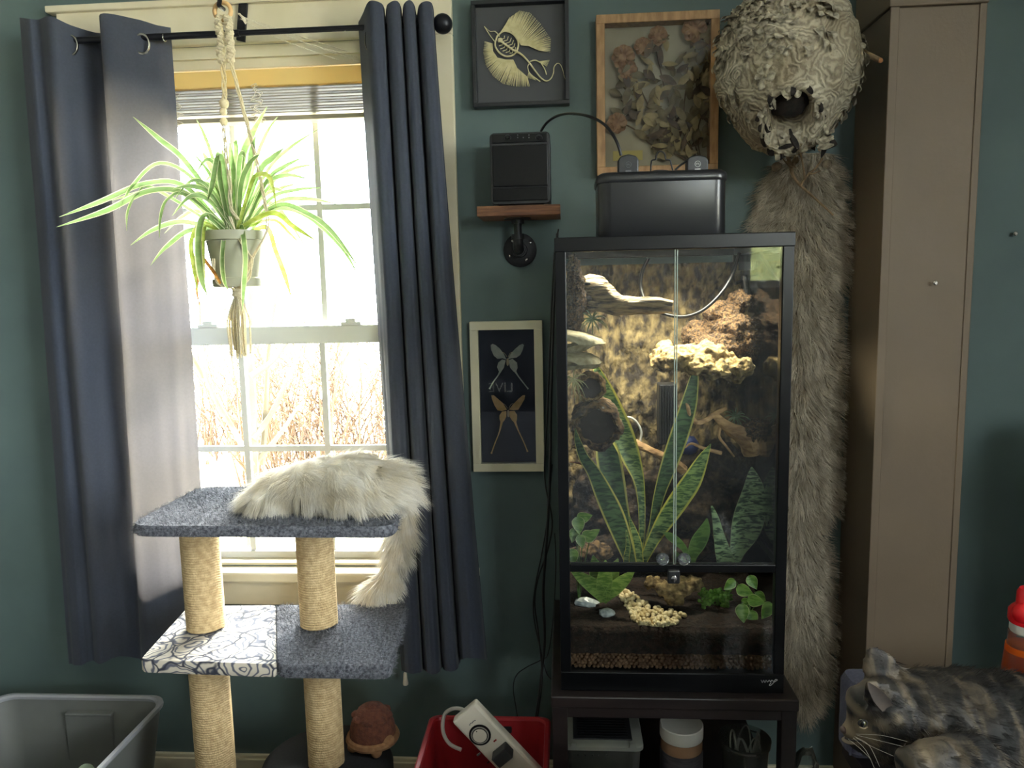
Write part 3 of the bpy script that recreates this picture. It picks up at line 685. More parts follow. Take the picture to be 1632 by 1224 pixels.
M_WHALE = edgeleaf('mottled_leaf', lin(44,66,46), lin(138,164,116), lin(126,140,98), .97, 48, .15)
M_PLAIN = edgeleaf('plain_green_leaf', lin(70,104,52), lin(96,132,66), lin(108,142,76), .9, 30, .3)
wb = P(1165,905,-.36); wb.z = soilz(wb.x,-.36)
leafy('mottled_snake_plant', 'broad mottled paddle-leaf plant at the right of the terrarium', 'plant', wb, M_WHALE, [
 ([(1198,744,2),(1199,758,18),(1200,785,38),(1193,822,50),(1185,850,44),(1174,880,24),(1165,910,15)], -.35, -.02),
 ([(1134,806,3),(1140,825,11),(1145,850,17),(1152,880,26),(1160,908,30)], -.40, .03)], fold=.22)
p1 = P(1108,890,-.40); p1.z = soilz(p1.x,-.40)
leafy('broad_leaf_seedling', 'small plain green plant behind the terrarium door knobs', 'plant', p1, M_PLAIN, [
 ([(1127,826,2),(1122,845,20),(1112,865,26),(1104,885,16),(1104,900,6)], -.41, .02), ([(1058,849,2),(1066,853,12),(1078,862,14),(1090,874,10),(1100,895,5)], -.42, .03), ([(1075,878,2),(1082,886,7),(1096,898,4)], -.42, .02)], fold=.2)
M_POTH = edgeleaf('pothos_leaf', lin(96,140,54), lin(140,178,84), lin(200,206,138), .93, 40, .3)
def heart(mb, c, r, ang, Y, tilt=.3):
    """heart shaped blade pointing down along ang (0 = straight down)"""
    o = P(c[0],c[1],Y); R = r*PX(Y); d = Vector((math.sin(ang), -tilt, -math.cos(ang))).normalized()
    pts = [o-d*R*.9, o-d*R*.55, o-d*R*.1, o+d*R*.4, o+d*R*.8, o+d*R*1.15]
    mb.leaf(pts, [R*.5, R*1.35, R*1.5, R*1.1, R*.55, R*.03], .25, nsub=3); return o-d*R*.9
def pothos(label, base_px, Yb, leaves, grp='pothos vines'):
    b = P(base_px[0], base_px[1], Yb); b.z = soilz(b.x, Yb); t = thing('pothos', label, 'plant', b, grp)
    for (c, r, a, Y) in leaves:
        mb = MB(); tip = heart(mb, c, r, a, Y); part('leaf', mb, M_POTH, t, angle=0)
        part('stem', MB().tube(curve([tip, (tip+b)/2+Vector((0,.006,.012)), b],4), .0012, 5), M_PLAIN, t)
pothos('variegated pothos in the left corner of the terrarium', (922,900), -.40, [((922,836),14,.1,-.44),((931,824),13,1.9,-.42),((915,852),12,-.3,-.43),((926,862),11,.2,-.45),((940,853),15,2.0,-.42),((913,886),13,.1,-.44),((948,848),9,2.2,-.4)])
pothos('variegated pothos behind the lower right front glass', (1195,965), -.44, [((1163,931),12,-.9,-.47),((1186,941),14,1.2,-.47),((1199,927),12,.5,-.45),((1204,957),14,1.4,-.48),((1183,976),15,.1,-.49),((1199,984),13,.3,-.47),((1222,972),15,-.6,-.48),((1212,950),10,.8,-.46),((1190,958),9,1.8,-.47)])
fb = P(962,955,-.42); fb.z = soilz(fb.x,-.42)
M_BROM = edgeleaf('bromeliad_leaf', lin(104,140,64), lin(150,178,92), lin(160,186,104), .95, 60, .35)
leafy('bromeliad', 'pale green rosette plant behind the lower left front glass', 'plant', fb, M_BROM, [
 ([(908,906,2),(925,918,18),(945,932,26),(958,948,20),(960,960,8)], -.46, .03),([(945,885,2),(950,905,24),(956,930,26),(960,955,12)], -.42, .01),([(985,890,2),(976,910,24),(968,930,24),(962,955,10)], -.43, .01),([(1012,908,2),(998,920,18),(982,934,24),(968,950,16),(962,960,8)], -.46, .03),([(965,892,2),(964,915,24),(962,940,24),(961,960,10)], -.46, .03)], fold=.35)
cb_ = on_soil(1140,965); ct = thing('clover_plant', 'low bright green small-leaved plant near the front glass', 'plant', cb_)
random.seed(21); M_CLOV = mat('clover_green', lin(74,122,40), lin(116,160,62), rough=.5, scale=80, alpha_trans=.3)
for i in range(46):
    c = Vector((cb_.x+rnd(-.032,.032), cb_.y+rnd(-.02,.02), cb_.z+rnd(.006,.034))); mb = MB()
    for k in range(3):
        a = k*2.09+rnd(0,2); d = Vector((math.cos(a), -.2, math.sin(a)))*.006; mb.ball(c+d*.8, (.0042,.0014,.0042), 8, 5, Matrix.Rotation(rnd(-.6,.6),3,'X'))
    part('leaf', mb, M_CLOV, ct)
mb = MB()
for i in range(14): mb.tube([(cb_.x+rnd(-.02,.02),cb_.y,cb_.z-.003),(cb_.x+rnd(-.03,.03),cb_.y+rnd(-.01,.01),cb_.z+.025)], .0008, 4)
part('stem', mb, M_PLAIN, ct)

def airplant(label, c, Y, R, n, m, seed, name='air_plant', up=.3, width=.0035, base=None):
    random.seed(seed); o = P(c[0],c[1],Y); t = thing(name, label, 'plant', o, 'air plants in the terrarium')
    for i in range(n):
        a = 2*PI*i/n+rnd(-.2,.2); e = rnd(-.2,.8); d = Vector((math.cos(a)*math.cos(e), -abs(math.sin(e))*.7-.1, math.sin(a)*math.cos(e)+up)).normalized(); L = R*rnd(.7,1.1)
        pts = [o, o+d*L*.4, o+d*L*.75+Vector((0,0,-L*.12)), o+d*L+Vector((0,0,-L*.38))]
        part('leaf', MB().leaf(pts, [width,width,width*.6,.0003], .5, nsub=3), m, t, angle=0)
M_AIRG = mat('air_plant_green', lin(86,110,80), lin(132,150,112), rough=.6, scale=60, alpha_trans=.2)
M_AIRP = mat('air_plant_pale', lin(176,176,128), lin(206,202,156), rough=.6, scale=60, alpha_trans=.2)
airplant('grey-green air plant under the driftwood log', (944,508), -.36, .040, 13, M_AIRG, 1, up=.0)
airplant('straw-coloured air plant below the shelf fungi', (914,604), -.43, .038, 16, M_AIRP, 2, up=-.3, width=.0028)
airplant('spiky air plant beside the right-hand root wood', (1172,664), -.28, .036, 18, M_AIRG, 3, width=.003)

# wood, bark, fungi
M_DRIFT = mat('driftwood', lin(54,42,26), lin(146,124,84), rough=.8, scale=22, detail=8, bump=1., bscale=24, stretch=(1,4,8), bdist=.012, contrast=(.36,.56))
M_ROOT = mat('root_wood', lin(136,102,68), lin(198,160,112), rough=.7, scale=30, bump=.7, bscale=60, stretch=(1,3,3), bdist=.004)
M_DBARK = mat('dark_cork_tube', lin(36,27,20), lin(120,96,64), rough=.95, scale=70, detail=9, bump=1., bscale=80, bdist=.008, contrast=(.4,.65))
def log(pts, rs, n=16, rough=.18, freq=60, seed=0):
    c = curve(pts,5); rr = smooth([Vector(p) for p in pts], rs, 5)[1]; mb = MB(); mb.tube(c, rr, n)
    for i, v in enumerate(mb.v):
        k = i//n; q = Vector(v); ce = c[min(k,len(c)-1)]; d = q-ce
        s_ = 1+rough*noise.noise(Vector((math.atan2(d.z,d.y)*2.2+seed, q.x*9, q.z*9)))+rough*.6*noise.noise(q*freq)
        mb.v[i] = tuple(ce+d*s_)
    return mb
Y = -.33
dw = thing('driftwood_log', 'pale weathered driftwood log high in the terrarium', 'driftwood', P(1000,485,Y))
mb = log([P(928,478,Y+.03),P(945,468,Y),P(962,475,Y-.01),P(985,486,Y-.02),P(1020,487,Y-.03),P(1050,487,Y-.04),P(1072,489,Y-.045)], [W(22,Y),W(25,Y),W(21,Y),W(15,Y),W(13,Y),W(13,Y),W(9,Y)], 20, .3, 45)
part('wood', mb, M_DRIFT, dw)
part('knothole', MB().ball(P(938,476,Y-.045), (.008,.006,.006), 12, 8, nz=.3, nf=2).ball(P(936,452,Y-.035), (.007,.008,.004), 10, 7), mat('hole_black', lin(14,11,9), rough=.9), dw)
part('spur', log([P(928,440,Y),P(934,452,Y-.01),P(950,462,Y-.012)], [.0015,.004,.007], 9, .2), M_DRIFT, dw)
# crumbly coco lumps
def lump(name, label, cells, m, base, vox=.0036, disp=.006, freq=95, cat='coco fibre'):
    mb = MB()
    for (px,py,Y,rx,ry,rz) in cells: mb.ball(P(px,py,Y), (W(rx,Y),ry,W(rz,Y)), 12, 8, nz=.25, nf=2.5, seed=px)
    me = fuse(mb, vox, 2); displace(me, lambda c: disp*noise.noise(c*freq)+disp*.5*noise.noise(c*freq*2.7)); shift(me, base)
    o = bpy.data.objects.new(name, me); me.name = name; o.location = base; finish(o, me, m, True, 0, None, 0); BASE[o.name] = Vector(base); o['label'] = label; o['category'] = cat; return o
lump('coco_fibre_lump', 'crumbly brown coco fibre on the upper left terrarium wall', [(914,430,-.36,10,.05,24),(918,455,-.36,14,.05,24),(920,480,-.36,16,.05,22),(915,505,-.36,14,.05,20),(912,525,-.36,10,.05,18)], M_COCO, P(914,470,-.36))
lump('coco_fibre_lump', 'crumbly brown coco fibre mound above the pale cork ledge', [(1150,500,-.20,30,.06,20),(1165,525,-.22,36,.07,26),(1150,550,-.23,50,.07,24),(1120,535,-.18,34,.05,26),(1185,545,-.22,24,.07,30),(1178,480,-.19,18,.05,18)], M_COCO, P(1150,530,-.2))
lump('cork_ledge', 'pale rough cork bark ledge in the terrarium right half', [(1058,572,-.27,20,.06,18),(1080,570,-.30,30,.07,20),(1110,578,-.31,30,.07,18),(1140,586,-.31,30,.07,16),(1170,586,-.30,28,.06,20),(1125,562,-.28,44,.06,16),(1060,555,-.25,12,.04,10)], M_CORKL, P(1110,580,-.29), disp=.010, freq=48, cat='cork bark')
lump('bark_chunk', 'grooved brown cork bark chunk behind the front latch', [(1040,928,-.40,14,.02,10),(1060,938,-.42,18,.025,12),(1085,935,-.42,22,.025,14),(1105,930,-.41,16,.02,12),(1075,952,-.43,16,.02,12)], mat('bark_mid', lin(74,58,38), lin(156,134,94), rough=.95, scale=60, detail=9, bump=1., bscale=80, bdist=.008, contrast=(.35,.65)), P(1075,955,-.42), disp=.008, freq=75, cat='cork bark')
lump('bark_chunk', 'dark crumpled bark piece behind the pothos in the left corner', [(925,882,-.36,20,.03,12),(945,876,-.35,18,.03,14),(962,880,-.35,16,.03,12)], M_DBARK, P(943,888,-.35), disp=.006, freq=80, cat='cork bark')
lump('bark_bank', 'dark bark and root bank behind the snake plant', [(1060,790,-.18,50,.06,50),(1110,760,-.17,50,.06,40),(1150,740,-.2,40,.06,40),(1185,780,-.18,30,.06,60),(1130,810,-.2,60,.06,40),(1000,830,-.17,50,.05,50),(950,800,-.15,40,.05,70),(1040,870,-.2,120,.07,25)], mat('dark_bank', lin(28,22,18), lin(84,68,50), rough=.95, scale=50, detail=9, bump=1., bscale=80, bdist=.008, contrast=(.45,.75)), P(1060,880,-.18), vox=.007, disp=.012, freq=40, cat='bark')
lump('coco_tuft', 'brown fibre tuft at the end of the right root', [(1196,690,-.30,15,.025,20),(1205,680,-.30,10,.02,14)], M_COCO, P(1198,705,-.3), disp=.006, freq=110)
def ring(px, py, Y, R, sx, depth, m, name, label, seed):
    c = P(px,py,Y); t = MB(); n = 72; rows = []
    prof = [(1.0,0),(1.22,.1),(1.30,.4),(1.25,1.0),(.85,1.0),(.8,.3),(.9,.04)]
    for (r, h) in prof:
        for k in range(n):
            a = 2*PI*k/n; q = r*R*(1+.18*noise.noise(Vector((math.cos(a)*1.6+seed, math.sin(a)*1.6, h*2)))+.12*noise.noise(Vector((math.cos(a)*5, math.sin(a)*5+seed, h*5)))+.07*noise.noise(Vector((math.cos(a)*14, math.sin(a)*14+seed, h*9))))
            rows.append(c+Vector((q*math.cos(a)*sx, h*depth-.006*noise.noise(Vector((a*2,seed,0))), q*math.sin(a))))
    m_ = len(prof); t.add(rows, [(i*n+k, ((i+1)%m_)*n+k, ((i+1)%m_)*n+(k+1)%n, i*n+(k+1)%n) for i in range(m_) for k in range(n)])
    tt = thing(name, label, 'cork bark', c, 'hollow cork tubes'); part('bark', t, m, tt)
    part('hollow_shade', MB().lathe([(R*.93,.012),(R*.86,depth*.5),(R*.84,depth*.98),(.001,depth)], c, 28, 'Y'), mat('cork_tube_shade', lin(26,20,16), lin(40,31,24), rough=.95, scale=60, bump=.6), tt)  # dark brown liner: the shade of the hollow is put into its colour
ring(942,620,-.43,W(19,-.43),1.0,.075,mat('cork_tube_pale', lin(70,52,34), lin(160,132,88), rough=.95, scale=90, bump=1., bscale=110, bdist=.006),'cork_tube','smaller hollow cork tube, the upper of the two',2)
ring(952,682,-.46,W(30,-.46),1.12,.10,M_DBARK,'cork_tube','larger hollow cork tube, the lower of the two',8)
M_FUNG = mat('pale_fungus', lin(150,140,106), lin(194,186,152), rough=.7, scale=70, stretch=(1,1,1), bump=.5, bscale=160, bdist=.003)
def fungus(pts_top, pts_bot, Y, label):
    """shelf fungus: lens shaped bracket growing from the left wall"""
    c = P(900, sum(p[1] for p in pts_top)/len(pts_top), Y); mb = MB(); n = len(pts_top); rows = []
    for f in (0,.25,.5,.75,1.0):
        for side, pl in ((0,pts_top),(1,pts_bot)):
            pass
    nd = 9
    for side, pl in ((0,pts_top),(1,pts_bot)):
        o = len(rows)
        for j in range(nd):
            a = PI*j/(nd-1); dy = -math.cos(a)*.055; k = math.sin(a)**.6
            for (px,py) in pl:
                q = P(px,py,Y); mid = P(px,(pl[-1][1]),Y); base_x = P(898,py,Y).x
                x = base_x+(q.x-base_x)*(.35+.65*k); rows.append(Vector((x, Y+dy, mid.z+(q.z-mid.z)*(.3+.7*k)+.0025*noise.noise(Vector((px*.2,j*.9,side))))))
    fs = []
    for s_ in (0,1):
        o = s_*nd*n
        fs += [((o+j*n+i), (o+j*n+i+1), (o+(j+1)*n+i+1), (o+(j+1)*n+i)) for j in range(nd-1) for i in range(n-1)]
    mb.add(rows, fs); single('shelf_fungus', mb, M_FUNG, label, 'fungus', c, group='shelf fungi', angle=0)
fungus([(898,524),(915,527),(932,530),(948,535),(960,540),(966,546)], [(898,561),(915,562),(932,558),(945,551),(958,548),(966,546)], -.41, 'upper cream shelf fungus on the left terrarium wall')
fungus([(898,560),(915,560),(930,562),(945,565),(955,570),(961,577)], [(898,588),(915,588),(930,585),(940,584),(952,586),(961,577)], -.42, 'lower cream shelf fungus on the left terrarium wall')
Y = -.30
rt = thing('root_wood', 'twisted brown root branch at the right of the terrarium', 'driftwood', P(1190,715,Y))
part('branch', log([P(1088,638,Y-.03),P(1096,648,Y-.03),P(1101,664,Y-.03),P(1112,673,Y-.02),P(1126,669,Y-.01),P(1138,660,Y),P(1158,650,Y)], [.004,.0058,.0062,.0065,.006,.0065,.004], 10, .15), M_ROOT, rt)
part('trunk', log([P(1137,658,Y),P(1150,672,Y),P(1165,684,Y),P(1180,692,Y),P(1193,704,Y),P(1198,725,Y)], [.007,.011,.016,.020,.022,.018], 12, .25), M_ROOT, rt)
part('rootlet', log([P(1150,676,Y),P(1146,695,Y),P(1158,712,Y),P(1170,728,Y)], [.004,.0035,.003,.002], 7, .1), M_ROOT, rt)
part('rootlet', log([P(1092,714,Y),P(1102,707,Y),P(1120,714,Y),P(1150,722,Y)], [.0015,.003,.004,.005], 7, .1), M_ROOT, rt)
tw = P(1050,725,-.24)
single('root_branch', log([P(1012,705,-.22),P(1022,711,-.23),P(1045,722,-.24),P(1070,735,-.24),P(1090,750,-.23)], [.010,.011,.010,.013,.012], 10, .2), M_ROOT, 'straight tan branch behind the snake plant', 'driftwood', tw)
single('orange_root', log([P(908,736,-.42),P(922,738,-.41),P(935,742,-.40),P(946,738,-.39)], [.0012,.0022,.0028,.002], 7, .3), mat('orange_root', lin(140,84,52), lin(180,120,80), rough=.7, scale=60), 'thin orange-brown root left of the snake plant', 'root', P(925,740,-.4))
single('blue_ball', MB().ball(P(1098,710,-.17), .024, 18, 12, nz=.1, nf=2), mat('deep_blue', lin(42,58,112), rough=.5), 'dark blue ball at the back behind the root branch', 'ball', P(1098,730,-.17))
c = P(1064,660,-.17); mb = MB().box((c.x-.022,-.18,c.z-.075),(c.x+.022,-.13,c.z+.075))
fb_ = thing('filter_box', 'black ribbed filter box standing at the back under the cork ledge', 'filter', c-Vector((0,0,.075)))
part('housing', mb, M_BLKM, fb_, False, .003)
for i in range(7): part('rib', MB().box((c.x-.020+i*.0062,-.186,c.z-.07),(c.x-.0175+i*.0062,-.18,c.z+.07)), M_BLKM, fb_, False)
single('filter_tube', MB().tube(curve([P(990,670,-.22),P(1002,665,-.22),P(1014,672,-.22),P(1022,688,-.22),P(1020,706,-.22)],5), .0028, 8), mat('clear_grey_tube', lin(176,176,170), rough=.3), 'curved clear grey tube behind the snake plant', 'tube', P(1010,690,-.22))
single('grey_stone', MB().ball(P(978,722,-.27), (.016,.01,.022), 12, 8, nz=.25, nf=1.6), mat('grey_stone', lin(132,132,128), lin(160,158,150), rough=.8, scale=60, bump=.4), 'flat grey stone under the larger cork tube', 'stone', P(978,740,-.27))
single('grey_stone', MB().ball(P(957,650,-.45), (.013,.008,.004), 12, 8, nz=.2, nf=1.6), 'grey_stone', 'thin grey stone chip between the two cork tubes', 'stone', P(957,655,-.45))
for (px,py,rx,rz,lab) in ((935,963,20,9,'larger clear-white quartz stone on the soil at the left'),(967,980,14,8,'smaller white quartz stone beside the pebble trail')):
    p = on_soil(px,py); mb = MB().ball(p+Vector((0,0,.004)), (W(rx,p.y),.014,W(rz,p.y)), 9, 6, nz=.35, nf=2.2, seed=px)
    single('quartz_stone', mb, mat('quartz', lin(150,156,160), lin(214,218,220), rough=.25, scale=70, detail=3), lab, 'stone', p, smooth_=False, group='quartz stones')
hs = thing('mist_hose', 'black mist hose looping down inside the terrarium', 'hose', P(1090,505,-.25))
part('hose', MB().tube(curve([P(1033,412,-.20),P(1024,432,-.20),P(1021,455,-.20),P(1028,478,-.21),P(1045,494,-.22),P(1075,504,-.25),P(1100,503,-.26),P(1125,491,-.26),P(1150,466,-.25),P(1168,436,-.23),P(1178,404,-.20)],6), .0042, 10), M_BLK, hs)
part('nozzle', MB().tube([P(1186,440,-.2),P(1190,470,-.21)], .008, 12).tube([P(1190,445,-.2),P(1172,452,-.21)], .004, 8).box(P(1182,428,-.2)-Vector((.006,.004,.004)), P(1192,420,-.2)+Vector((.006,.006,.004))), M_BLK, hs)
random.seed(7)
# ------------------------------------------------------------------ water tank on top of the terrarium
Yt = -.45
x0, x1 = P(951,320,Yt).x, P(1163,320,Yt).x; zt = P(1056,271,Yt).z; zb = TZ1
def rrect(x0, x1, y0, y1, r, n=6):
    out = []
    for (cx_, cy_, a0) in ((x1-r,y1-r,0),(x0+r,y1-r,PI/2),(x0+r,y0+r,PI),(x1-r,y0+r,1.5*PI)):
        for k in range(n+1): a = a0+PI/2*k/n; out.append((cx_+r*math.cos(a), cy_+r*math.sin(a)))
    return out
def rbox(mb, x0, x1, y0, y1, levels, r):
    """rounded upright body; levels = (inset, z)"""
    rings = []
    for (ins, z) in levels: rings.append([(x,y,z) for x,y in rrect(x0+ins,x1-ins,y0+ins,y1-ins,max(.002,r-ins))])
    n = len(rings[0]); vs = [v for q in rings for v in q]; m = len(rings)
    mb.add(vs, [(i*n+k, i*n+(k+1)%n, (i+1)*n+(k+1)%n, (i+1)*n+k) for i in range(m-1) for k in range(n)]+[tuple(reversed(range(n))), tuple(range((m-1)*n,m*n))]); return mb
M_TANK = mat('satin_black_tank', lin(26,27,30), rough=.3, spec=.6)
tkk = thing('water_tank', 'black rounded misting tank with wire handle on top of the terrarium', 'tank', ((x0+x1)/2, Yt+.08, zb))
ylen = .15
hl = zt-zb
part('body', rbox(MB(), x0+.003, x1-.003, Yt+.003, Yt+ylen-.003, [(.002,zb),(0,zb+.004),(0,zb+hl-.020)], .028), M_TANK, tkk)
part('lid', rbox(MB(), x0, x1, Yt, Yt+ylen, [(.002,zb+hl-.0215),(0,zb+hl-.019),(0,zb+hl-.010),(.003,zb+hl-.004),(.010,zb+hl)], .030), M_TANK, tkk)
hp = [(1037,276),(1038,258),(1041,255),(1045,254),(1046,247),(1050,242),(1056,242),(1060,247),(1061,254),(1067,255),(1069,259),(1073,275)]
part('wire_handle', MB().tube(curve([P(a,b,Yt+.07) for a,b in hp],3), .0016, 7), M_BLKM, tkk)
part('handle_clip', MB().tube(curve([P(a,b,Yt+.05) for a,b in ((1038,275),(1046,273),(1060,273),(1070,275))],3), .0028, 7), M_BLKM, tkk)
M_INK = mat('white_print', lin(206,206,204), rough=.5)
def adapter(pxl, pxr, pyt, label, bright):
    a, b = P(pxl,262,Yt+.06), P(pxr,262,Yt+.06); base = Vector(((a.x+b.x)/2, Yt+.075, zt)); t = thing('power_adapter', label, 'adapter', base, 'power adapters on the tank')
    h = P(pxl,pyt,Yt+.06).z-zt; cxx = base.x; w2 = (b.x-a.x)/2
    prof = [(-w2,0),(w2,0),(w2,h*.72),(w2*.78,h*.90),(w2*.3,h*.97),(0,h),(-w2*.3,h*.97),(-w2*.78,h*.90),(-w2,h*.72)]
    part('housing', MB().prism([(cxx+u,Yt+.06,zt+v) for u,v in prof], (0,.028,0)), M_BLKM, t, False, .003)
    m = M_INK if bright else mat('dim_print', lin(92,94,98), rough=.5)
    part('mark_ring', MB().torus((cxx,Yt+.0595,zt+h*.5), .0058, .0006, 'Y', 24, 5), m, t)
    text('ETL', .0048, m, t, (cxx,Yt+.0594,zt+h*.5), (1,0,0), (0,0,1))
    part('rating_plate', MB().box((cxx-.006,Yt+.0592,zt+h*.10),(cxx+.006,Yt+.0602,zt+h*.24)), m, t, False)
    return t
adapter(985,1018,246,'black power adapter on the tank, left of the wire handle', False)
adapter(1095,1129,247,'black power adapter with white mark on the tank, right of the wire handle', True)
M_CABLE = mat('black_cable', lin(18,18,20), rough=.4)
def cable(name, pts, r, label, cat='cable', m=None, group=None):
    c = curve([P(*q) for q in pts],6); return single(name, MB().tube(c, r, 8), m or M_CABLE, label, cat, P(*pts[-1]), group=group)
cable('cable', [(862,209,-.10),(872,195,-.12),(890,184,-.16),(912,181,-.22),(940,186,-.30),(965,200,-.35),(982,224,-.38),(990,248,-.383)], .0032, 'black cable arching from the shelf box to the tank')
cable('cable', [(1076,271,-.38),(1085,263,-.38),(1098,254,-.384),(1104,251,-.386)], .0022, 'short black lead behind the wire handle')

# ------------------------------------------------------------------ pipe shelf with black box
M_PLANK = mat('shelf_wood', lin(92,58,40), lin(136,92,62), rough=.6, scale=7, stretch=(2,10,30), detail=8, bump=.4, bscale=30)
M_IRON = mat('black_iron', lin(24,24,27), lin(32,32,35), rough=.5, scale=60, metal=.3, bump=.3, bscale=160)
ys = -.165
a, b = P(760,345,ys), P(893,326,ys); zp1 = P(826,327,ys).z; zp0 = P(826,343,ys).z
ps = thing('pipe_shelf', 'small wooden wall shelf on a black iron pipe bracket', 'shelf', ((a.x+b.x)/2, 0, P(830,400,0).z))
part('board', MB().box((a.x,ys,zp0),(b.x,-.008,zp1)), M_PLANK, ps, False, .0015)
fl = P(829,399,0); fx = fl.x; fz = fl.z
part('flange', MB().lathe([(.044,0),(.044,-.007),(.041,-.009),(.020,-.010),(.019,-.026),(.016,-.027)], (fx,0,fz), 32, 'Y'), M_IRON, ps)
part('elbow', MB().tube(curve([(fx,-.020,fz),(fx,-.062,fz),(fx,-.075,fz+.002),(fx,-.084,fz+.012),(fx,-.086,fz+.026)],4), .0135, 14).lathe([(.0165,-.006),(.0165,.006)], (fx,-.086,fz+.03), 18).lathe([(.0165,-.006),(.0165,.006)], (fx,-.055,fz), 18, 'Y'), M_IRON, ps)
part('pipe', MB().lathe([(.0105,.02),(.0105,zp0-fz-.008)], (fx,-.086,fz), 18), M_IRON, ps)
part('top_collar', MB().lathe([(.016,zp0-fz-.014),(.016,zp0-fz-.004),(.034,zp0-fz-.003),(.034,zp0-fz)], (fx,-.086,fz), 24), M_IRON, ps)
for (px,py) in ((813,408),(839,414),(845,387),(817,384)):
    q = P(px,py,-.008); part('screw', MB().lathe([(.0036,0),(.0036,-.002),(.002,-.003)], (q.x,-.0085,q.z), 10, 'Y'), M_STEEL, ps)
yb = -.155
x0, x1 = P(781,270,yb).x, P(877,270,yb).x; z1_ = P(829,210,yb).z
bx_ = thing('shelf_box', 'black upright box with two dials on the pipe shelf', 'electronics', ((x0+x1)/2, -.085, zp1))
z0_ = zp1+.004
mb = MB()
pr = [(x,z) for x,z in rrect(x0,x1,z0_,z1_,.011,5)]
part('case', MB().prism([(x,yb+.006,z) for x,z in pr], (0,.125,0)), M_BLKM, bx_, True, .002, angle=30)
part('control_band', MB().box((x0+.006,yb+.002,z1_-.024),(x1-.006,yb+.007,z1_-.004)), M_BLK, bx_, False, .001)
part('front_panel', MB().box((x0+.006,yb,z0_+.042),(x1-.006,yb+.007,z1_-.030)), M_BLK, bx_, False, .0015)
part('front_panel', MB().box((x0+.006,yb,z0_+.008),(x1-.006,yb+.007,z0_+.039)), M_BLK, bx_, False, .0015)
for x in (x0+.008, x1-.016): part('foot', MB().box((x,yb+.01,zp1),(x+.008,yb+.11,z0_+.001)), M_BLKM, bx_, False)
M_DIM = mat('dim_print', lin(92,94,98), rough=.5)
for px in (809, 859):
    q = P(px,219,yb); mb = MB()
    for k in range(11):
        t_ = PI*(-.1+1.2*k/10); mb.ball((q.x+.0078*math.cos(t_),yb+.001,q.z+.0072*math.sin(t_)-.001), .0008, 6, 4)
    d_ = part('dial', MB().lathe([(.0045,.003),(.0045,-.003),(.0035,-.0045)], (q.x,yb,q.z), 16, 'Y'), M_BLK, bx_); part('dial_scale', mb, M_DIM, d_)
mb = MB()
for px,py in ((825,219),(834,219),(843,219),(825,215),(843,215)): q = P(px,py,yb); mb.lathe([(.0013,.002),(.0013,.0005)], (q.x,yb,q.z), 10, 'Y')
part('indicator', mb, M_DIM, bx_)

# ------------------------------------------------------------------ framed pieces
M_FGLASS = glassmat('picture_glass', (.98,.985,.985,1), 1.22)
def frame(name, label, corners, width, depth, m, back, mat_back, Y=-.001, glass=True, gm=None):
    """corners in the photo: left, top, right, bottom -> frame hung flat on the wall"""
    l, t, r, b = corners; cxm, cym = (l+r)/2, (t+b)/2
    xa, xb = P(l,cym,-depth).x, P(r,cym,-depth).x; za, zb_ = P(cxm,b,-depth).z, P(cxm,t,-depth).z
    f = thing(name, label, 'picture frame', ((xa+xb)/2, 0, za)); w_ = width
    y0, y1 = -depth, Y
    for nm, A, B in (('rail',(xa,y0,zb_-w_),(xb,y1,zb_)),('rail',(xa,y0,za),(xb,y1,za+w_)),('stile',(xa,y0,za+w_),(xa+w_,y1,zb_-w_)),('stile',(xb-w_,y0,za+w_),(xb,y1,zb_-w_))):
        part(nm, MB().box(A,B), m, f, False, .0012)
    part('backing', MB().box((xa+w_*.8,y1-.005,za+w_*.8),(xb-w_*.8,y1-.001,zb_-w_*.8)), mat_back, f, False)
    if glass: part('pane', MB().box((xa+w_,y0+.003,za+w_),(xb-w_,y0+.0045,zb_-w_)), gm or M_FGLASS, f, False)
    return f, xa, xb, za, zb_
M_OAK = mat('oak_frame', lin(150,112,72), lin(180,142,98), rough=.5, scale=12, stretch=(8,8,2), detail=6)
M_CREAM = mat('cream_frame', lin(206,200,172), lin(214,208,182), rough=.45, scale=8)
M_DKBACK = mat('slate_backing', lin(78,79,82), rough=.9); M_NIGHT = mat('navy_backing', lin(38,42,54), rough=.9)
M_PAPER = mat('aged_paper', lin(150,142,122), lin(168,160,138), rough=.9, scale=10)
# ray skeleton
DR = .03
frame('picture_frame', 'square black frame holding the ray skeleton', (752,-3,907,168), .010, DR, M_BLKM, None, M_DKBACK, glass=False)
M_BONE = mat('ray_bone', lin(206,196,150), lin(224,216,176), rough=.6, scale=80, alpha_trans=.1)
ry = -.0125
rs = thing('ray_skeleton', 'pale dried ray skeleton with fan fins and curling tail', 'skeleton', P(820,80,-.007))
def lerp2(pl, t):
    t *= len(pl)-1; i = min(int(t), len(pl)-2); f = t-i; return (pl[i][0]*(1-f)+pl[i+1][0]*f, pl[i][1]*(1-f)+pl[i+1][1]*f)
for (inn, out, n) in (([(792,60),(802,48),(815,50),(824,60),(830,72),(842,73),(858,80)], [(803,44),(812,28),(828,17),(845,20),(862,38),(878,62),(877,83)], 84),
                      ([(785,70),(786,82),(793,92),(806,95),(818,95),(824,108),(840,122)], [(772,66),(770,84),(774,104),(786,122),(802,134),(822,138),(844,138)], 84)):
    mb = MB()
    for i in range(n):
        a_, b_ = lerp2(inn,i/(n-1)), lerp2(out,min(1,max(0,i/(n-1)+rnd(-.006,.006))))
        A, Bv = P(a_[0],a_[1],ry), P(b_[0],b_[1],ry); mb.tube([A,(A+Bv)/2+Vector((0,-.001,0)),Bv], [.0009,.0009,.0004], 4)
    part('fin', mb, M_BONE, rs)
mb = MB(); ring_ = [(792,58),(802,50),(814,52),(824,62),(826,74),(820,86),(808,90),(796,84),(789,72),(792,58)]
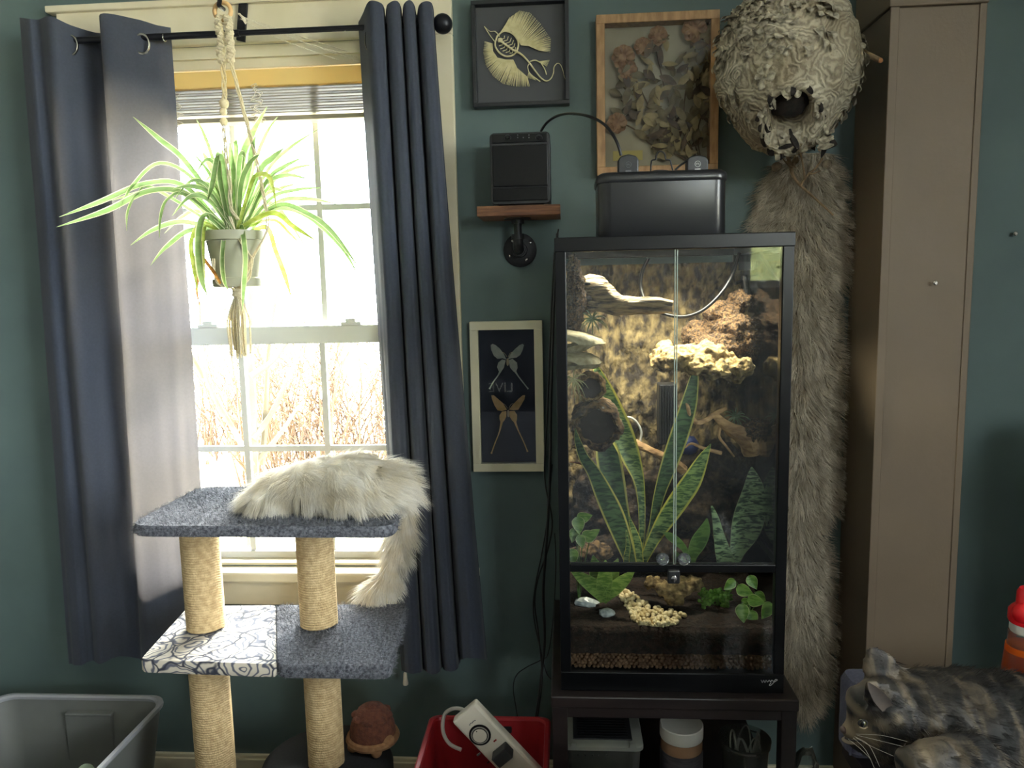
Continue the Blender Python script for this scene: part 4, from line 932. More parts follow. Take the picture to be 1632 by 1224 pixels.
mb.tube(curve([P(a,b,ry) for a,b in ring_],4), .0022, 6); mb.tube(curve([P(a,b,ry) for a,b in ((772,42),(781,50),(789,50),(796,58))],3), [.0006]*3+[.001]*3+[.0015]*4, 5); mb.tube(curve([P(a,b,ry) for a,b in ((772,42),(780,55),(788,66))],3), .0012, 5)
mb.ball(P(797,64,ry), (.007,.003,.006), 10, 7)
for i in range(6):
    u = i/5
    for sgn in (-1,1):
        c0 = (799+18*u, 62+18*u); e0 = (c0[0]+sgn*9*math.sin(.6+u*2), c0[1]-sgn*9*math.sin(.6+u*2))
        mb.tube([P(c0[0],c0[1],ry),P((c0[0]+e0[0])/2+2,(c0[1]+e0[1])/2+2,ry),P(e0[0],e0[1],ry)], .0011, 5)
part('body', mb, M_BONE, rs)
tl = [(796,64),(815,78),(830,86),(842,98),(853,113),(862,124),(871,129),(878,125),(882,116),(883,107),(888,101),(893,103),(897,112),(900,124),(904,130)]
cv = curve([P(a,b,ry) for a,b in tl],4); part('tail', MB().tube(cv, [.0030-.0024*(i/len(cv))**.7 for i in range(len(cv))], 7), M_BONE, rs)
mb = MB()
for seg in ([(845,100),(841,106),(843,116)],[(845,98),(853,96),(862,100)],[(862,100),(868,110),(871,119)],[(843,116),(850,122),(861,130)]): mb.tube(curve([P(a,b,ry) for a,b in seg],4), .0014, 5)
for i in range(8): mb.tube([P(858,98,ry),P(876-i*.6,96+i*1.4,ry)], .0005, 4); mb.tube([P(843,114,ry),P(840+i*2,124+i*.6,ry)], .0005, 4)
part('pelvic_fin', mb, M_BONE, rs)
# moth frame
f2, xa, xb, za, zb2 = frame('picture_frame', 'tall cream frame holding two pinned moths', (751,512,866,752), .0225, .028, M_CREAM, None, M_NIGHT, gm=glassmat('moth_glass', (.98,.985,.985,1), 1.5))
ym = -.014
def moth(label, c, m, wings, body, tails):
    t = thing('moth', label, 'moth', P(c[0],c[1],-.008), 'pinned moths')
    for wg in wings: part('wing', MB().prism([P(a,b,ym) for a,b in wg], (0,.0006,0)), m, t, False)
    for tt in tails:
        pts = curve([P(a,b,ym) for a,b in tt],4); n = len(pts)
        part('hindwing_tail', MB().tube(pts, [.0016+.0016*math.exp(-((i/n-.96)/.06)**2)+.0022*max(0,1-i/n*3) for i in range(n)], 6, squash=.35), m, t)
    part('body', MB().ball(P(body[0],body[1],ym-.001), (.0035,.0035,.0105), 10, 8), mat('moth_body', lin(206,190,158), rough=.8), t)
    part('antenna', MB().tube(curve([P(body[0]-1,body[1]-8,ym),P(body[0]-5,body[1]-14,ym),P(body[0]-9,body[1]-16,ym)],3), .0006, 4).tube(curve([P(body[0]+1,body[1]-8,ym),P(body[0]+4,body[1]-14,ym),P(body[0]+8,body[1]-16,ym)],3), .0006, 4), mat('moth_body', lin(206,190,158)), t)
M_LUNA = mat('pale_moth_wing', lin(172,180,168), lin(200,204,190), rough=.7, scale=60); M_AMB = mat('amber_moth_wing', lin(206,168,104), lin(222,184,134), rough=.7, scale=60)
moth('pale grey-green tailed moth, the upper of two', (808,573), M_LUNA,
 [[(807,573),(801,571),(793,572),(787,567),(783,558),(782,550),(785,548),(790,550),(797,556),(803,564)],[(809,573),(815,571),(823,570),(829,566),(833,558),(835,550),(833,548),(828,550),(820,557),(813,565)],
  [(806,574),(800,573),(794,578),(792,585),(796,594),(799,592),(803,586)],[(810,574),(817,572),(824,578),(825,586),(822,594),(818,592),(813,586)]], (809,577),
 [[(799,588),(794,598),(786,609),(780,620)],[(819,588),(825,598),(834,610),(842,620)]])
moth('amber tailed moth with long pink tails, the lower of two', (810,655), M_AMB,
 [[(808,653),(800,655),(793,654),(788,646),(784,636),(783,630),(787,630),(794,636),(802,643)],[(811,653),(819,654),(826,653),(831,645),(836,636),(837,630),(833,630),(826,636),(817,645)],
  [(807,655),(800,656),(796,662),(796,668),(799,676),(804,670),(807,664)],[(812,655),(820,655),(824,661),(824,668),(822,676),(816,670),(812,664)]], (810,659),
 [[(800,670),(796,688),(789,706),(783,723)],[(820,670),(826,686),(834,703),(841,720)]])
# dried flower frame
DB = .045
frame('picture_frame', 'oak shadow-box frame holding the dried flowers', (951,19,1146,277), .021, DB, M_OAK, None, M_PAPER)
bq = thing('dried_bouquet', 'dried roses and leaves pressed in the oak frame', 'dried flowers', P(1110,262,-.012)); random.seed(31)
M_DL = [mat('dry_leaf_tan', lin(128,112,78), lin(164,146,104), rough=.85, scale=50, bump=.3), mat('dry_leaf_olive', lin(88,78,54), lin(120,106,76), rough=.85, scale=50, bump=.3), mat('dry_leaf_brown', lin(62,50,38), lin(96,78,58), rough=.85, scale=50, bump=.3)]
M_ROSE = mat('dry_rose', lin(116,82,56), lin(158,122,88), rough=.85, scale=60, bump=.4); M_STEM = mat('dry_stem', lin(84,66,46), lin(112,92,66), rough=.85, scale=40)
stems = [[(1116,262),(1098,225),(1090,180),(1095,130),(1097,90)],[(1112,262),(1085,235),(1050,210),(1020,185),(990,160)],[(1118,262),(1105,215),(1110,150),(1108,80),(1110,45)],[(1110,262),(1070,225),(1045,190),(1020,140),(1000,100)],[(1114,262),(1085,205),(1062,150),(1048,90),(1042,55)],[(1108,264),(1075,245),(1040,232),(1010,205),(985,195)],[(1118,260),(1112,210),(1125,160),(1130,110)]]
for s_ in stems: part('stem', MB().tube(curve([P(a,b,-.014+rnd(-.004,.004)) for a,b in s_],5), .0016, 6), M_STEM, bq)
for i in range(230):
    s_ = random.choice(stems); t_ = rnd(.22,1); q = lerp2(s_, t_); px = min(1126,max(972,q[0]+rnd(-22,22))); py = min(250,max(42,q[1]+rnd(-20,20)))
    if (px < 1040 and py > 190) and rnd(0,1) < .8: continue
    c = P(px,py,-.012-rnd(0,.022)); a = rnd(0,2*PI); L = rnd(.014,.026); d = Vector((math.cos(a), rnd(-.35,.35), math.sin(a))); w_ = rnd(.012,.021)
    part('leaf', MB().leaf([c-d*L, c-d*L*.4, c+d*L*.2, c+d*L*.7, c+d*L], [.002,w_*.8,w_,w_*.6,.0006], rnd(-.5,.6), nsub=2), random.choice(M_DL[:2]+M_DL), bq, angle=0)
for (px,py,r) in ((1048,58,13),(1106,48,17),(993,92,16),(1000,112,13),(983,197,14),(1024,75,12)):
    c = P(px,py,-.022); hd = MB().ball(c, (r*PX(0)*.8,.010,r*PX(0)*.8), 12, 8, nz=.2, nf=2, seed=px); ro = part('rose_head', hd, M_ROSE, bq)
    for k in range(8):
        a = k*.8; d = Vector((math.cos(a), 0, math.sin(a))); q = c+d*r*PX(0)*.55+Vector((0,-.008+.001*k,0)); u = r*PX(0)
        part('petal', MB().leaf([q-d*u*.3, q, q+d*u*.35, q+d*u*.55], [u*.5,u*.9,u*.8,u*.2], .6, nsub=2), M_ROSE, ro, angle=0)
part('name_tag', MB().box(P(977,241,-.010), P(1024,255,-.0085)), mat('tag_yellow', lin(176,160,96), rough=.8), bq, False)
# ------------------------------------------------------------------ hornet nest
YN = -.24
nc = P(1256,112,YN); nr = W(102,YN); nh = W(124,YN)
def nestmat():
    m = bpy.data.materials.new('nest_paper'); m.use_nodes = True; MATS['nest_paper'] = m
    n = m.node_tree; n.nodes.clear(); N = n.nodes.new; L = n.links.new
    out = N('ShaderNodeOutputMaterial'); p = N('ShaderNodeBsdfPrincipled'); p.inputs['Roughness'].default_value = .9; L(p.outputs[0], out.inputs[0])
    tc = N('ShaderNodeTexCoord'); vo = N('ShaderNodeTexVoronoi'); vo.inputs['Scale'].default_value = 9.; L(tc.outputs['Object'], vo.inputs['Vector'])
    nz = N('ShaderNodeTexNoise'); nz.inputs['Scale'].default_value = 16; nz.inputs['Detail'].default_value = 6; L(tc.outputs['Object'], nz.inputs['Vector'])
    ad = N('ShaderNodeMath'); ad.operation = 'MULTIPLY_ADD'; ad.inputs[1].default_value = .6; L(nz.outputs[0], ad.inputs[0]); L(vo.outputs['Distance'], ad.inputs[2])
    mu = N('ShaderNodeMath'); mu.operation = 'MULTIPLY'; mu.inputs[1].default_value = 80.; L(ad.outputs[0], mu.inputs[0])
    si = N('ShaderNodeMath'); si.operation = 'SINE'; L(mu.outputs[0], si.inputs[0])
    r = N('ShaderNodeValToRGB'); e = r.color_ramp.elements; e[0].position = .0; e[0].color = lin(158,149,130); e[1].position = 1.; e[1].color = lin(196,187,166)
    x = e.new(.5); x.color = lin(180,171,150)
    mr = N('ShaderNodeMapRange'); mr.inputs[1].default_value = -1; mr.inputs[2].default_value = 1; L(si.outputs[0], mr.inputs[0]); L(mr.outputs[0], r.inputs[0])
    n2 = N('ShaderNodeTexNoise'); n2.inputs['Scale'].default_value = 7; n2.inputs['Detail'].default_value = 8; L(tc.outputs['Object'], n2.inputs['Vector'])
    r2 = N('ShaderNodeValToRGB'); r2.color_ramp.elements[0].position = .38; r2.color_ramp.elements[1].position = .6; r2.color_ramp.elements[0].color = (.62,.57,.5,1); r2.color_ramp.elements[1].color = (1,1,1,1); L(n2.outputs[0], r2.inputs[0])
    mx = N('ShaderNodeMixRGB'); mx.blend_type = 'MULTIPLY'; mx.inputs[0].default_value = 1; L(r.outputs[0], mx.inputs[1]); L(r2.outputs[0], mx.inputs[2]); L(mx.outputs[0], p.inputs['Base Color'])
    b = N('ShaderNodeBump'); b.inputs['Strength'].default_value = .5; b.inputs['Distance'].default_value = .004; L(mr.outputs[0], b.inputs['Height']); L(b.outputs[0], p.inputs['Normal'])
    return m
M_NEST = nestmat()
hole_d = (P(1262,175,YN-.10)-nc).normalized()
def nestpt(th, ph):
    d = Vector((math.sin(th)*math.cos(ph), math.sin(th)*math.sin(ph), math.cos(th)))
    sq = 1.0-.10*max(0,-d.z)+.04*d.z
    q = Vector((d.x*nr*sq, d.y*nr*.95*sq, d.z*nh))
    k = 1+.05*noise.noise(d*2.2)+.045*abs(noise.noise(d*5+Vector((3,1,2))))
    # overlapping scales: stepped shingles, stronger towards the top and left
    s_ = .35+1.5*max(0,min(1,(d.z*.8-.75*d.x-.25)))
    cell = noise.voronoi(d*5.5)[0]; k += .06*s_*(.5-cell[0])+.045*noise.noise(d*11)*s_+.03*noise.noise(d*22)*s_+.008*noise.noise(d*40)
    a = d.angle(hole_d)
    if a < .40: k -= .75*(1-(a/.40)**4)
    elif a < .52: k += .03*math.sin((a-.40)/.12*PI)
    return nc+q*k
nu, nv = 320, 190; mb = MB(); vs = []
for i in range(nv+1):
    for j in range(nu): vs.append(nestpt(.001+(PI-.002)*i/nv, 2*PI*j/nu))
mb.add(vs, [(i*nu+j, (i+1)*nu+j, (i+1)*nu+(j+1)%nu, i*nu+(j+1)%nu) for i in range(nv) for j in range(nu)])
ne = thing('hornet_nest', 'large grey paper hornet nest hanging before the wall', 'nest', nc+Vector((0,0,-nh)))
part('paper_shell', mb, M_NEST, ne, angle=0)
part('entrance_shade', MB().ball(nc+hole_d*nr*.60, nr*.31, 16, 12, nz=.3, nf=2), mat('nest_comb_shade', lin(24,20,18), lin(46,38,31), rough=.95, scale=60, bump=.6), ne)  # dark ball fills the cavity: comb brown, with the cavity's shade in its colour
random.seed(14); M_FLK = mat('nest_flake', lin(120,112,96), lin(186,177,156), rough=.9, scale=90, bump=.5)
def flake(th, ph, L, w_, lift):
    o = nestpt(th, ph); d = (o-nc).normalized(); tn = Vector((-d.y,d.x,0)).normalized(); dn = d.cross(tn)
    if dn.z > 0: dn = -dn
    a = rnd(-.9,.9); t_ = dn*math.cos(a)+tn*math.sin(a)
    return MB().leaf([o-d*.004, o+t_*L*.35+d*lift*.4, o+t_*L*.7+d*lift, o+t_*L+d*lift*.7], [w_*.8,w_,w_*.8,w_*.25], rnd(-.5,.5), face=d, nsub=3)
for i in range(240):
    side = rnd(0,1)
    if side < .62: th, ph = math.acos(rnd(.05,.98)), rnd(PI*.92,PI*1.62)
    elif side < .8: th, ph = math.acos(rnd(-.6,.5)), rnd(PI*.9,PI*1.35)
    else: th, ph = math.acos(rnd(-.75,.3)), rnd(-.5,.35)
    part('paper_flake', flake(th, ph, rnd(.014,.034), rnd(.012,.026), rnd(.003,.012)), M_FLK, ne, angle=0)
for i in range(46):                                 # torn rim below the entrance
    a = rnd(0,2*PI); e1 = hole_d.cross(Vector((0,0,1))).normalized(); e2 = hole_d.cross(e1); d = (hole_d+(e1*math.cos(a)+e2*math.sin(a))*rnd(.40,.56)).normalized()
    th, ph = math.acos(d.z), math.atan2(d.y,d.x); part('paper_flake', flake(th, ph, rnd(.010,.026), rnd(.008,.018), rnd(.004,.014)), M_FLK if rnd(0,1)<.7 else 'nest_comb_shade', ne, angle=0)
for i in range(34):                                 # ragged bottom
    q = P(rnd(1222,1335), rnd(205,236), YN-.05+rnd(-.05,.06)); d = Vector((rnd(-1,1),rnd(-.5,.3),rnd(-1,.3))).normalized(); L = rnd(.010,.024)
    part('paper_flake', MB().leaf([q-d*L,q,q+d*L*.6,q+d*L], [.004,rnd(.008,.016),.008,.001], rnd(-.6,.6), nsub=2), M_FLK if rnd(0,1)<.6 else 'nest_comb_shade', ne, angle=0)
M_TWG = mat('twig_brown', lin(118,96,70), lin(164,138,104), rough=.85, scale=50, bump=.6, bscale=120)
part('branch', MB().tube(curve([P(1348,66,YN),P(1366,78,YN-.02),P(1386,88,YN-.035),P(1402,96,YN-.045)],4), [.0062]*7+[.0056]*5+[.005], 9), M_TWG, ne)
part('branch_tip', MB().ball(P(1403,96,YN-.0455), .0058, 8, 6, nz=.2), mat('cut_wood', lin(190,134,88), rough=.8), ne)
part('hanging_wire', MB().tube([nc+Vector((0,0,nh*.98)), Vector((nc.x,nc.y,RZ1))], .0016, 6), M_CABLE, ne)
# dried sprig below the nest
sp = thing('dried_sprig', 'brown dried twig sprig hanging under the hornet nest', 'twig', P(1285,300,-.12))
def twig(pts, r, nm='twig'): 
    c = curve([P(*q) for q in pts],4); part(nm, MB().tube(c, [r*(1-.5*i/len(c)) for i in range(len(c))], 7), M_TWG, sp)
twig([(1252,234,-.16),(1258,258,-.15),(1264,280,-.14),(1276,296,-.135),(1292,310,-.13),(1312,328,-.13),(1328,343,-.13)], .0044)
twig([(1264,280,-.14),(1262,262,-.15),(1270,244,-.16)], .003); twig([(1276,296,-.135),(1286,280,-.14),(1300,268,-.14),(1311,252,-.15)], .0034); twig([(1283,286,-.14),(1280,265,-.15),(1275,240,-.16)], .003)
twig([(1289,278,-.14),(1298,276,-.15),(1308,272,-.15)], .0026); twig([(1262,270,-.15),(1250,256,-.15),(1243,246,-.15)], .002)
random.seed(4)
for i in range(14):
    q = P(rnd(1258,1316), rnd(240,276), -.15+rnd(-.02,.02)); d = Vector((rnd(-1,1),rnd(-.4,.4),rnd(-.6,1))).normalized(); L = rnd(.008,.015)
    part('dry_leaf', MB().leaf([q-d*L,q,q+d*L], [.002,rnd(.008,.013),.001], .5, nsub=3), M_FLK if i%3 else M_TWG, sp, angle=0)

# ------------------------------------------------------------------ fox pelt on the wall
rows = [(246,1258,1328),(262,1236,1334),(285,1222,1340),(310,1212,1346),(340,1203,1349),(375,1199,1352),(410,1199,1354),(435,1202,1353),(460,1206,1340),(490,1210,1332),(540,1209,1336),(580,1206,1343),(620,1205,1340),(660,1206,1338),(700,1208,1337),(745,1212,1340),(785,1214,1343),(808,1216,1340),(825,1220,1318),(845,1224,1310),(870,1228,1313),(900,1232,1322),(950,1236,1326),(1000,1238,1327),(1050,1244,1324),(1090,1252,1320),(1115,1260,1308),(1132,1268,1296),(1142,1274,1286)]
M_PELT = mat('fox_fur', lin(168,154,132), lin(238,227,206), rough=.8, scale=26, detail=8, stretch=(1.6,1,.6), contrast=(.3,.7), alpha_trans=.2, hair=.42); M_HIDE = mat('fox_hide', lin(130,118,100), lin(160,148,128), rough=.9, scale=26)
mb = MB(); nx = 14; vs = []; Yp = -.016
for (py,a,b) in rows:
    for k in range(nx+1):
        u = k/nx; p = P(a+(b-a)*u, py, Yp); th = .020*math.sin(PI*u)**.6+.006*noise.noise(Vector((u*4,py*.012,0))); vs.append((p.x, Yp-th, p.z))
n = nx+1; m_ = len(rows); fs = [(i*n+k, (i+1)*n+k, (i+1)*n+k+1, i*n+k+1) for i in range(m_-1) for k in range(nx)]; o_ = len(vs)
for (py,a,b) in rows:
    for k in range(nx+1): p = P(a+(b-a)*k/nx, py, Yp); vs.append((p.x, -.010, p.z))
fs += [(o_+i*n+k, o_+i*n+k+1, o_+(i+1)*n+k+1, o_+(i+1)*n+k) for i in range(m_-1) for k in range(nx)]
fs += [(i*n, o_+i*n, o_+(i+1)*n, (i+1)*n) for i in range(m_-1)]+[((i+1)*n-1, (i+2)*n-1, o_+(i+2)*n-1, o_+(i+1)*n-1) for i in range(m_-1)]
mb.add(vs, fs)
pb = P(1280,1142,-.014); pe = thing('fox_pelt', 'long grey-brown fox pelt hanging on the wall behind the terrarium', 'pelt', pb)
hide_o = part('hide', mb, M_HIDE, pe, angle=0)
me = hide_o.data; p_, n_ = sample(me, 46000); keep = n_[:,1] < .35; p_, n_ = p_[keep], n_[keep]
cxs = (P(1275,600,-.02)-pb).x
comb = np.c_[np.clip((p_[:,0]-cxs)*13.0,-1.1,1.1), np.full(len(p_),-.05), np.full(len(p_),-1.0)]
part('fur', furmesh(p_, n_, comb, .040, .0017, lift=.34, droop=.25, segs=4, jitter=.12, clump=.018, ymax=-.003-pb.y), M_PELT, pe, angle=0, kind='stuff')
for (px,py) in ((1238,266),(1318,262)):
    q = P(px,py,-.045); part('ear', MB().ball(q, (.013,.008,.012), 12, 8, nz=.15, nf=2), mat('fox_ear', lin(112,98,82), lin(140,124,104), rough=.9, scale=70), pe)
part('hook', MB().tube(curve([(P(1292,240,0).x,-.0,P(1292,240,0).z),(P(1292,240,0).x,-.03,P(1292,240,0).z),(P(1292,244,0).x,-.035,P(1292,236,0).z)],3), .002, 6), M_STEEL, pe)

# ------------------------------------------------------------------ spider plant in a macrame hanger
YH = -.34
pc = P(377,410,YH); prt = W(48,YH); prb = W(36,YH); zt_, zb_ = P(377,369,YH).z, P(377,455,YH).z
M_POT = mat('grey_green_pot', lin(150,150,128), lin(158,157,136), rough=.55, scale=14, alpha_trans=.06)
po = thing('plant_pot', 'pale sage plastic pot hanging in the macrame hanger', 'pot', (pc.x,YH,zb_))
part('pot', MB().lathe([(prb*.92,zb_),(prb,zb_+.004),(prb*1.02,zb_+.016),(prb*.985,zb_+.018),(prt*.93,zt_-.022),(prt,zt_-.020),(prt,zt_),(prt*.94,zt_),(prt*.88,zt_-.02)], (pc.x,YH,0), 36), M_POT, po)
part('potting_soil', MB().lathe([(.001,zt_-.012),(prt*.92,zt_-.014),(prt*.9,zt_-.02),(.001,zt_-.02)], (pc.x,YH,0), 24), M_SOIL, po)
part('saucer', MB().lathe([(prb*.9,zb_-.004),(prb*1.08,zb_-.002),(prb*1.10,zb_+.014),(prb*1.04,zb_+.014),(prb*1.0,zb_)], (pc.x,YH,0), 32), M_POT, po)
M_SPI = edgeleaf('spider_leaf', lin(124,154,92), lin(140,166,108), lin(226,226,188), .78, 20, .42, rough=.45)
M_SPIY = edgeleaf('spider_leaf_yellow', lin(150,168,70), lin(182,192,104), lin(206,206,140), .85, 20, .45)
M_SPIB = edgeleaf('spider_leaf_brown', lin(146,92,40), lin(180,128,60), lin(170,140,80), .9, 20, .3)
spb = Vector((pc.x,YH,zt_-.012)); sp_ = thing('spider_plant', 'arching variegated spider plant hanging before the window', 'plant', spb)
LV = [  # photo path, depth at tip relative to the pot, width in pixels
 ([(366,345),(300,262),(255,222),(212,186)],-.10,9),([(362,345),(312,288),(255,260),(212,296),(190,334)],-.12,6),([(360,346),(300,300),(235,292),(160,322),(94,346)],-.16,8),
 ([(358,348),(300,312),(240,304),(170,336),(90,362)],-.18,9),([(360,348),(295,306),(232,306),(176,320)],-.10,7),([(356,350),(300,312),(268,318),(257,345),(254,380)],-.20,6),
 ([(358,352),(250,302),(220,310),(205,336),(202,368)],-.22,6),([(360,356),(300,354),(250,364),(208,391)],-.12,8),([(362,358),(310,366),(268,392),(240,423)],-.16,8),
 ([(370,340),(342,262),(326,215),(313,190)],.06,6),([(366,340),(336,280),(303,240)],.02,6),([(368,345),(352,290),(348,250),(338,300),(331,320)],-.15,9),
 ([(364,352),(336,346),(322,352),(317,390),(322,440),(331,472)],-.20,12),([(362,355),(325,356),(306,384),(310,425),(316,470)],-.17,8,1),([(360,356),(330,360),(325,400),(328,455)],-.15,6,1),
 ([(370,350),(360,366),(355,410),(358,445),(366,466)],-.20,8),([(376,350),(386,362),(392,410),(390,450),(386,496)],-.20,9),([(376,345),(386,260),(402,215),(426,170)],.05,12),
 ([(380,345),(404,270),(424,215),(444,184)],.02,6),([(382,345),(412,278),(435,252),(454,235)],-.06,10),([(382,347),(425,275),(462,236),(509,205)],.03,6),([(384,347),(425,290),(455,265),(486,250)],-.05,7),
 ([(384,350),(430,296),(465,270),(508,261)],.02,6),([(386,350),(430,318),(470,303),(518,299)],-.04,6),([(386,352),(440,324),(490,317),(541,326)],.03,7),([(386,352),(440,328),(490,340),(530,370),(576,432)],-.10,8),
 ([(386,354),(436,334),(490,345),(545,395),(573,444)],-.06,6),([(388,354),(430,340),(470,362),(507,386)],-.14,8,1),([(386,354),(425,325),(455,345),(497,410)],.05,6),([(402,356),(424,362),(440,400),(455,440),(465,477)],-.10,8,1),
 ([(374,345),(374,290),(369,252),(366,226)],.0,10),([(368,345),(360,292),(351,246),(342,262)],-.05,11),([(380,345),(394,285),(402,240),(408,215)],-.03,10),([(382,348),(400,296),(414,278),(432,286),(441,334)],-.16,7,1),
 ([(372,345),(352,300),(332,258),(322,240)],.05,9),([(378,345),(384,300),(398,262),(416,244)],-.10,9),([(370,345),(345,310),(320,292),(296,282)],.08,7),([(382,348),(416,318),(448,300),(478,292)],.10,6),
 ([(374,346),(366,300),(360,262),(352,232)],.08,8),([(384,352),(430,350),(462,372),(480,392)],.0,5,1),([(362,352),(320,338),(290,346),(262,372)],.06,6),([(380,345),(388,280),(390,240),(395,205)],.05,7)]
random.seed(9)
for _i in range(14):
    a_ = rnd(-1.3,1.3); l_ = rnd(60,120); tx, ty = 375+math.sin(a_)*l_*1.25, 345-math.cos(a_)*l_+rnd(0,30)
    LV.append(([(376,346),(375+math.sin(a_)*l_*.45, 345-math.cos(a_)*l_*.75),(375+math.sin(a_)*l_*.85, 340-math.cos(a_)*l_*1.0),(tx,ty)], rnd(-.12,.14), rnd(6,9)))
for L in LV:
    pts_px, dy, w0 = L[0], L[1], L[2]; n = len(pts_px); pts = []
    for i,(a,b) in enumerate(pts_px):
        f = i/(n-1); q = P(a,b,YH+dy*f**1.2)
        if i == 0: q = spb+Vector((rnd(-.02,.02),rnd(-.02,.02),-.004))
        pts.append(q)
    ww = W(w0,YH); ws = [ww*.75]+[ww]*(n-2)+[ww*.06]
    o = part('leaf', MB().leaf(pts, ws, .45, nsub=6), M_SPIY if len(L) > 3 else M_SPI, sp_, angle=0)
for pth in ([(320,384),(318,430),(314,462),(318,486)],[(322,408),(340,432),(352,452)]):
    part('dead_leaf', MB().leaf([P(a,b,YH-.1) for a,b in pth], [W(5,YH),W(6,YH),W(4,YH),W(1,YH)][:len(pth)], .5), M_SPIB, sp_, angle=0)
M_MAC = mat('macrame_cotton', lin(214,202,170), lin(232,222,194), rough=.9, scale=240, bump=.5, bscale=600, alpha_trans=.3)
mh = thing('macrame_hanger', 'cream knotted macrame plant hanger with wooden ring and tassel', 'plant hanger', P(378,572,YH))
rc = P(355,18,YH)
part('wooden_ring', MB().torus((rc.x,YH,rc.z), W(13,YH), W(3.4,YH), 'Y', 30, 10), mat('ring_wood', lin(190,150,98), lin(206,170,118), rough=.5, scale=30), mh)
def twist(pts_px, Y, r, turns, strands=2, amp=None, nm='knot_cord'):
    c = curve([P(a,b,Y) for a,b in pts_px],8); amp = amp or r
    for s_ in range(strands):
        q = []
        for i,p in enumerate(c):
            a = 2*PI*(turns*i/len(c)+s_/strands); q.append(p+Vector((math.cos(a)*amp, math.sin(a)*amp, 0)))
        part(nm, MB().tube(q, r, 7), M_MAC, mh)
twist([(350,26),(349,45),(353,62),(351,82),(355,100)], YH, .0045, 7, 2, .006); twist([(362,26),(365,45),(366,62),(368,80),(367,98)], YH-.004, .0045, 7, 2, .006)
twist([(355,100),(357,130),(358,160)], YH, .0022, 1, 3, .004)
for (px,py,r) in ((357,165,.0105),(357,194,.0085),(356,178,.008)): q = P(px,py,YH); part('knot', MB().ball(q, (r,r,r*1.1), 12, 9, nz=.15, nf=3, seed=py), M_MAC, mh)
twist([(356,198),(360,240),(366,290),(368,330),(380,350)], YH-.035, .0018, 2, 3, .003)
twist([(368,98),(384,160),(405,240),(418,300),(426,345)], YH-.02, .0019, 3, 3, .0028)
twist([(366,345),(380,378),(402,412)], YH-.055, .0017, 1, 2, .002)
twist([(426,345),(424,372),(402,412),(392,440),(380,460)], YH-.045, .0018, 1, 2, .0022); twist([(402,412),(398,440),(382,460)], YH-.055, .0017, 1, 2, .002)
twist([(332,370),(344,412),(352,446),(374,462)], YH-.040, .0018, 1, 2, .002); twist([(340,412),(346,450),(372,460)], YH-.05, .0017, 1, 2, .002)
q = P(378,462,YH); part('gather_knot', MB().lathe([(.006,.006),(.0105,.005),(.0105,-.014),(.0085,-.017),(.006,-.018)], q, 16), M_MAC, mh)
for k in range(6): part('wrap', MB().torus((q.x,q.y,q.z+.004-k*.0034), .0108, .0017, 'Z', 20, 6), M_MAC, mh)
random.seed(17)
for i in range(40):
    a = rnd(0,2*PI); r1_ = rnd(.2,1); t0 = q+Vector((math.cos(a)*.007*r1_, math.sin(a)*.007*r1_, -.016)); L = rnd(.118,.142); b_ = q+Vector((math.cos(a)*.024*r1_+rnd(-.003,.003), math.sin(a)*.020*r1_, -.016-L))
    mid = (t0+b_)/2+Vector((math.cos(a)*.012*r1_, math.sin(a)*.01*r1_, .0))
    part('tassel_strand', MB().tube(curve([t0,mid*.5+t0*.5+Vector((math.cos(a)*.004,0,0)),mid,b_],3), .0016, 5), M_MAC, mh)
hk = P(352,4,YH); hb = P(386,18,-.02)
ph = thing('plant_hook', 'black iron hook bracket above the window holding the hanger', 'hook', (hb.x,-.02,hb.z))
part('plate', MB().obox((hb.x+.006,-.026,hb.z+.01), (.011,0,-.003), (0,.004,0), (.012,0,.085)), M_IRON, ph, False, .001)
part('arm', MB().tube(curve([(hb.x+.012,-.03,hb.z+.09),(hb.x-.02,-.12,hb.z+.13),(hk.x+.004,YH+.04,hk.z+.05),(hk.x,YH,hk.z+.02),(hk.x,YH-.006,hk.z+.0),(hk.x+.001,YH-.012,rc.z+W(13,YH)-.010),(hk.x,YH+.012,rc.z+W(13,YH)-.010)],5), .005, 8), M_IRON, ph)
random.seed(7)
def PZ(px, py, z):
    d = FWD*F + RGT*(px-816) + DWN*(py-612); return CAM + d*((z-CAM.z)/d.z)
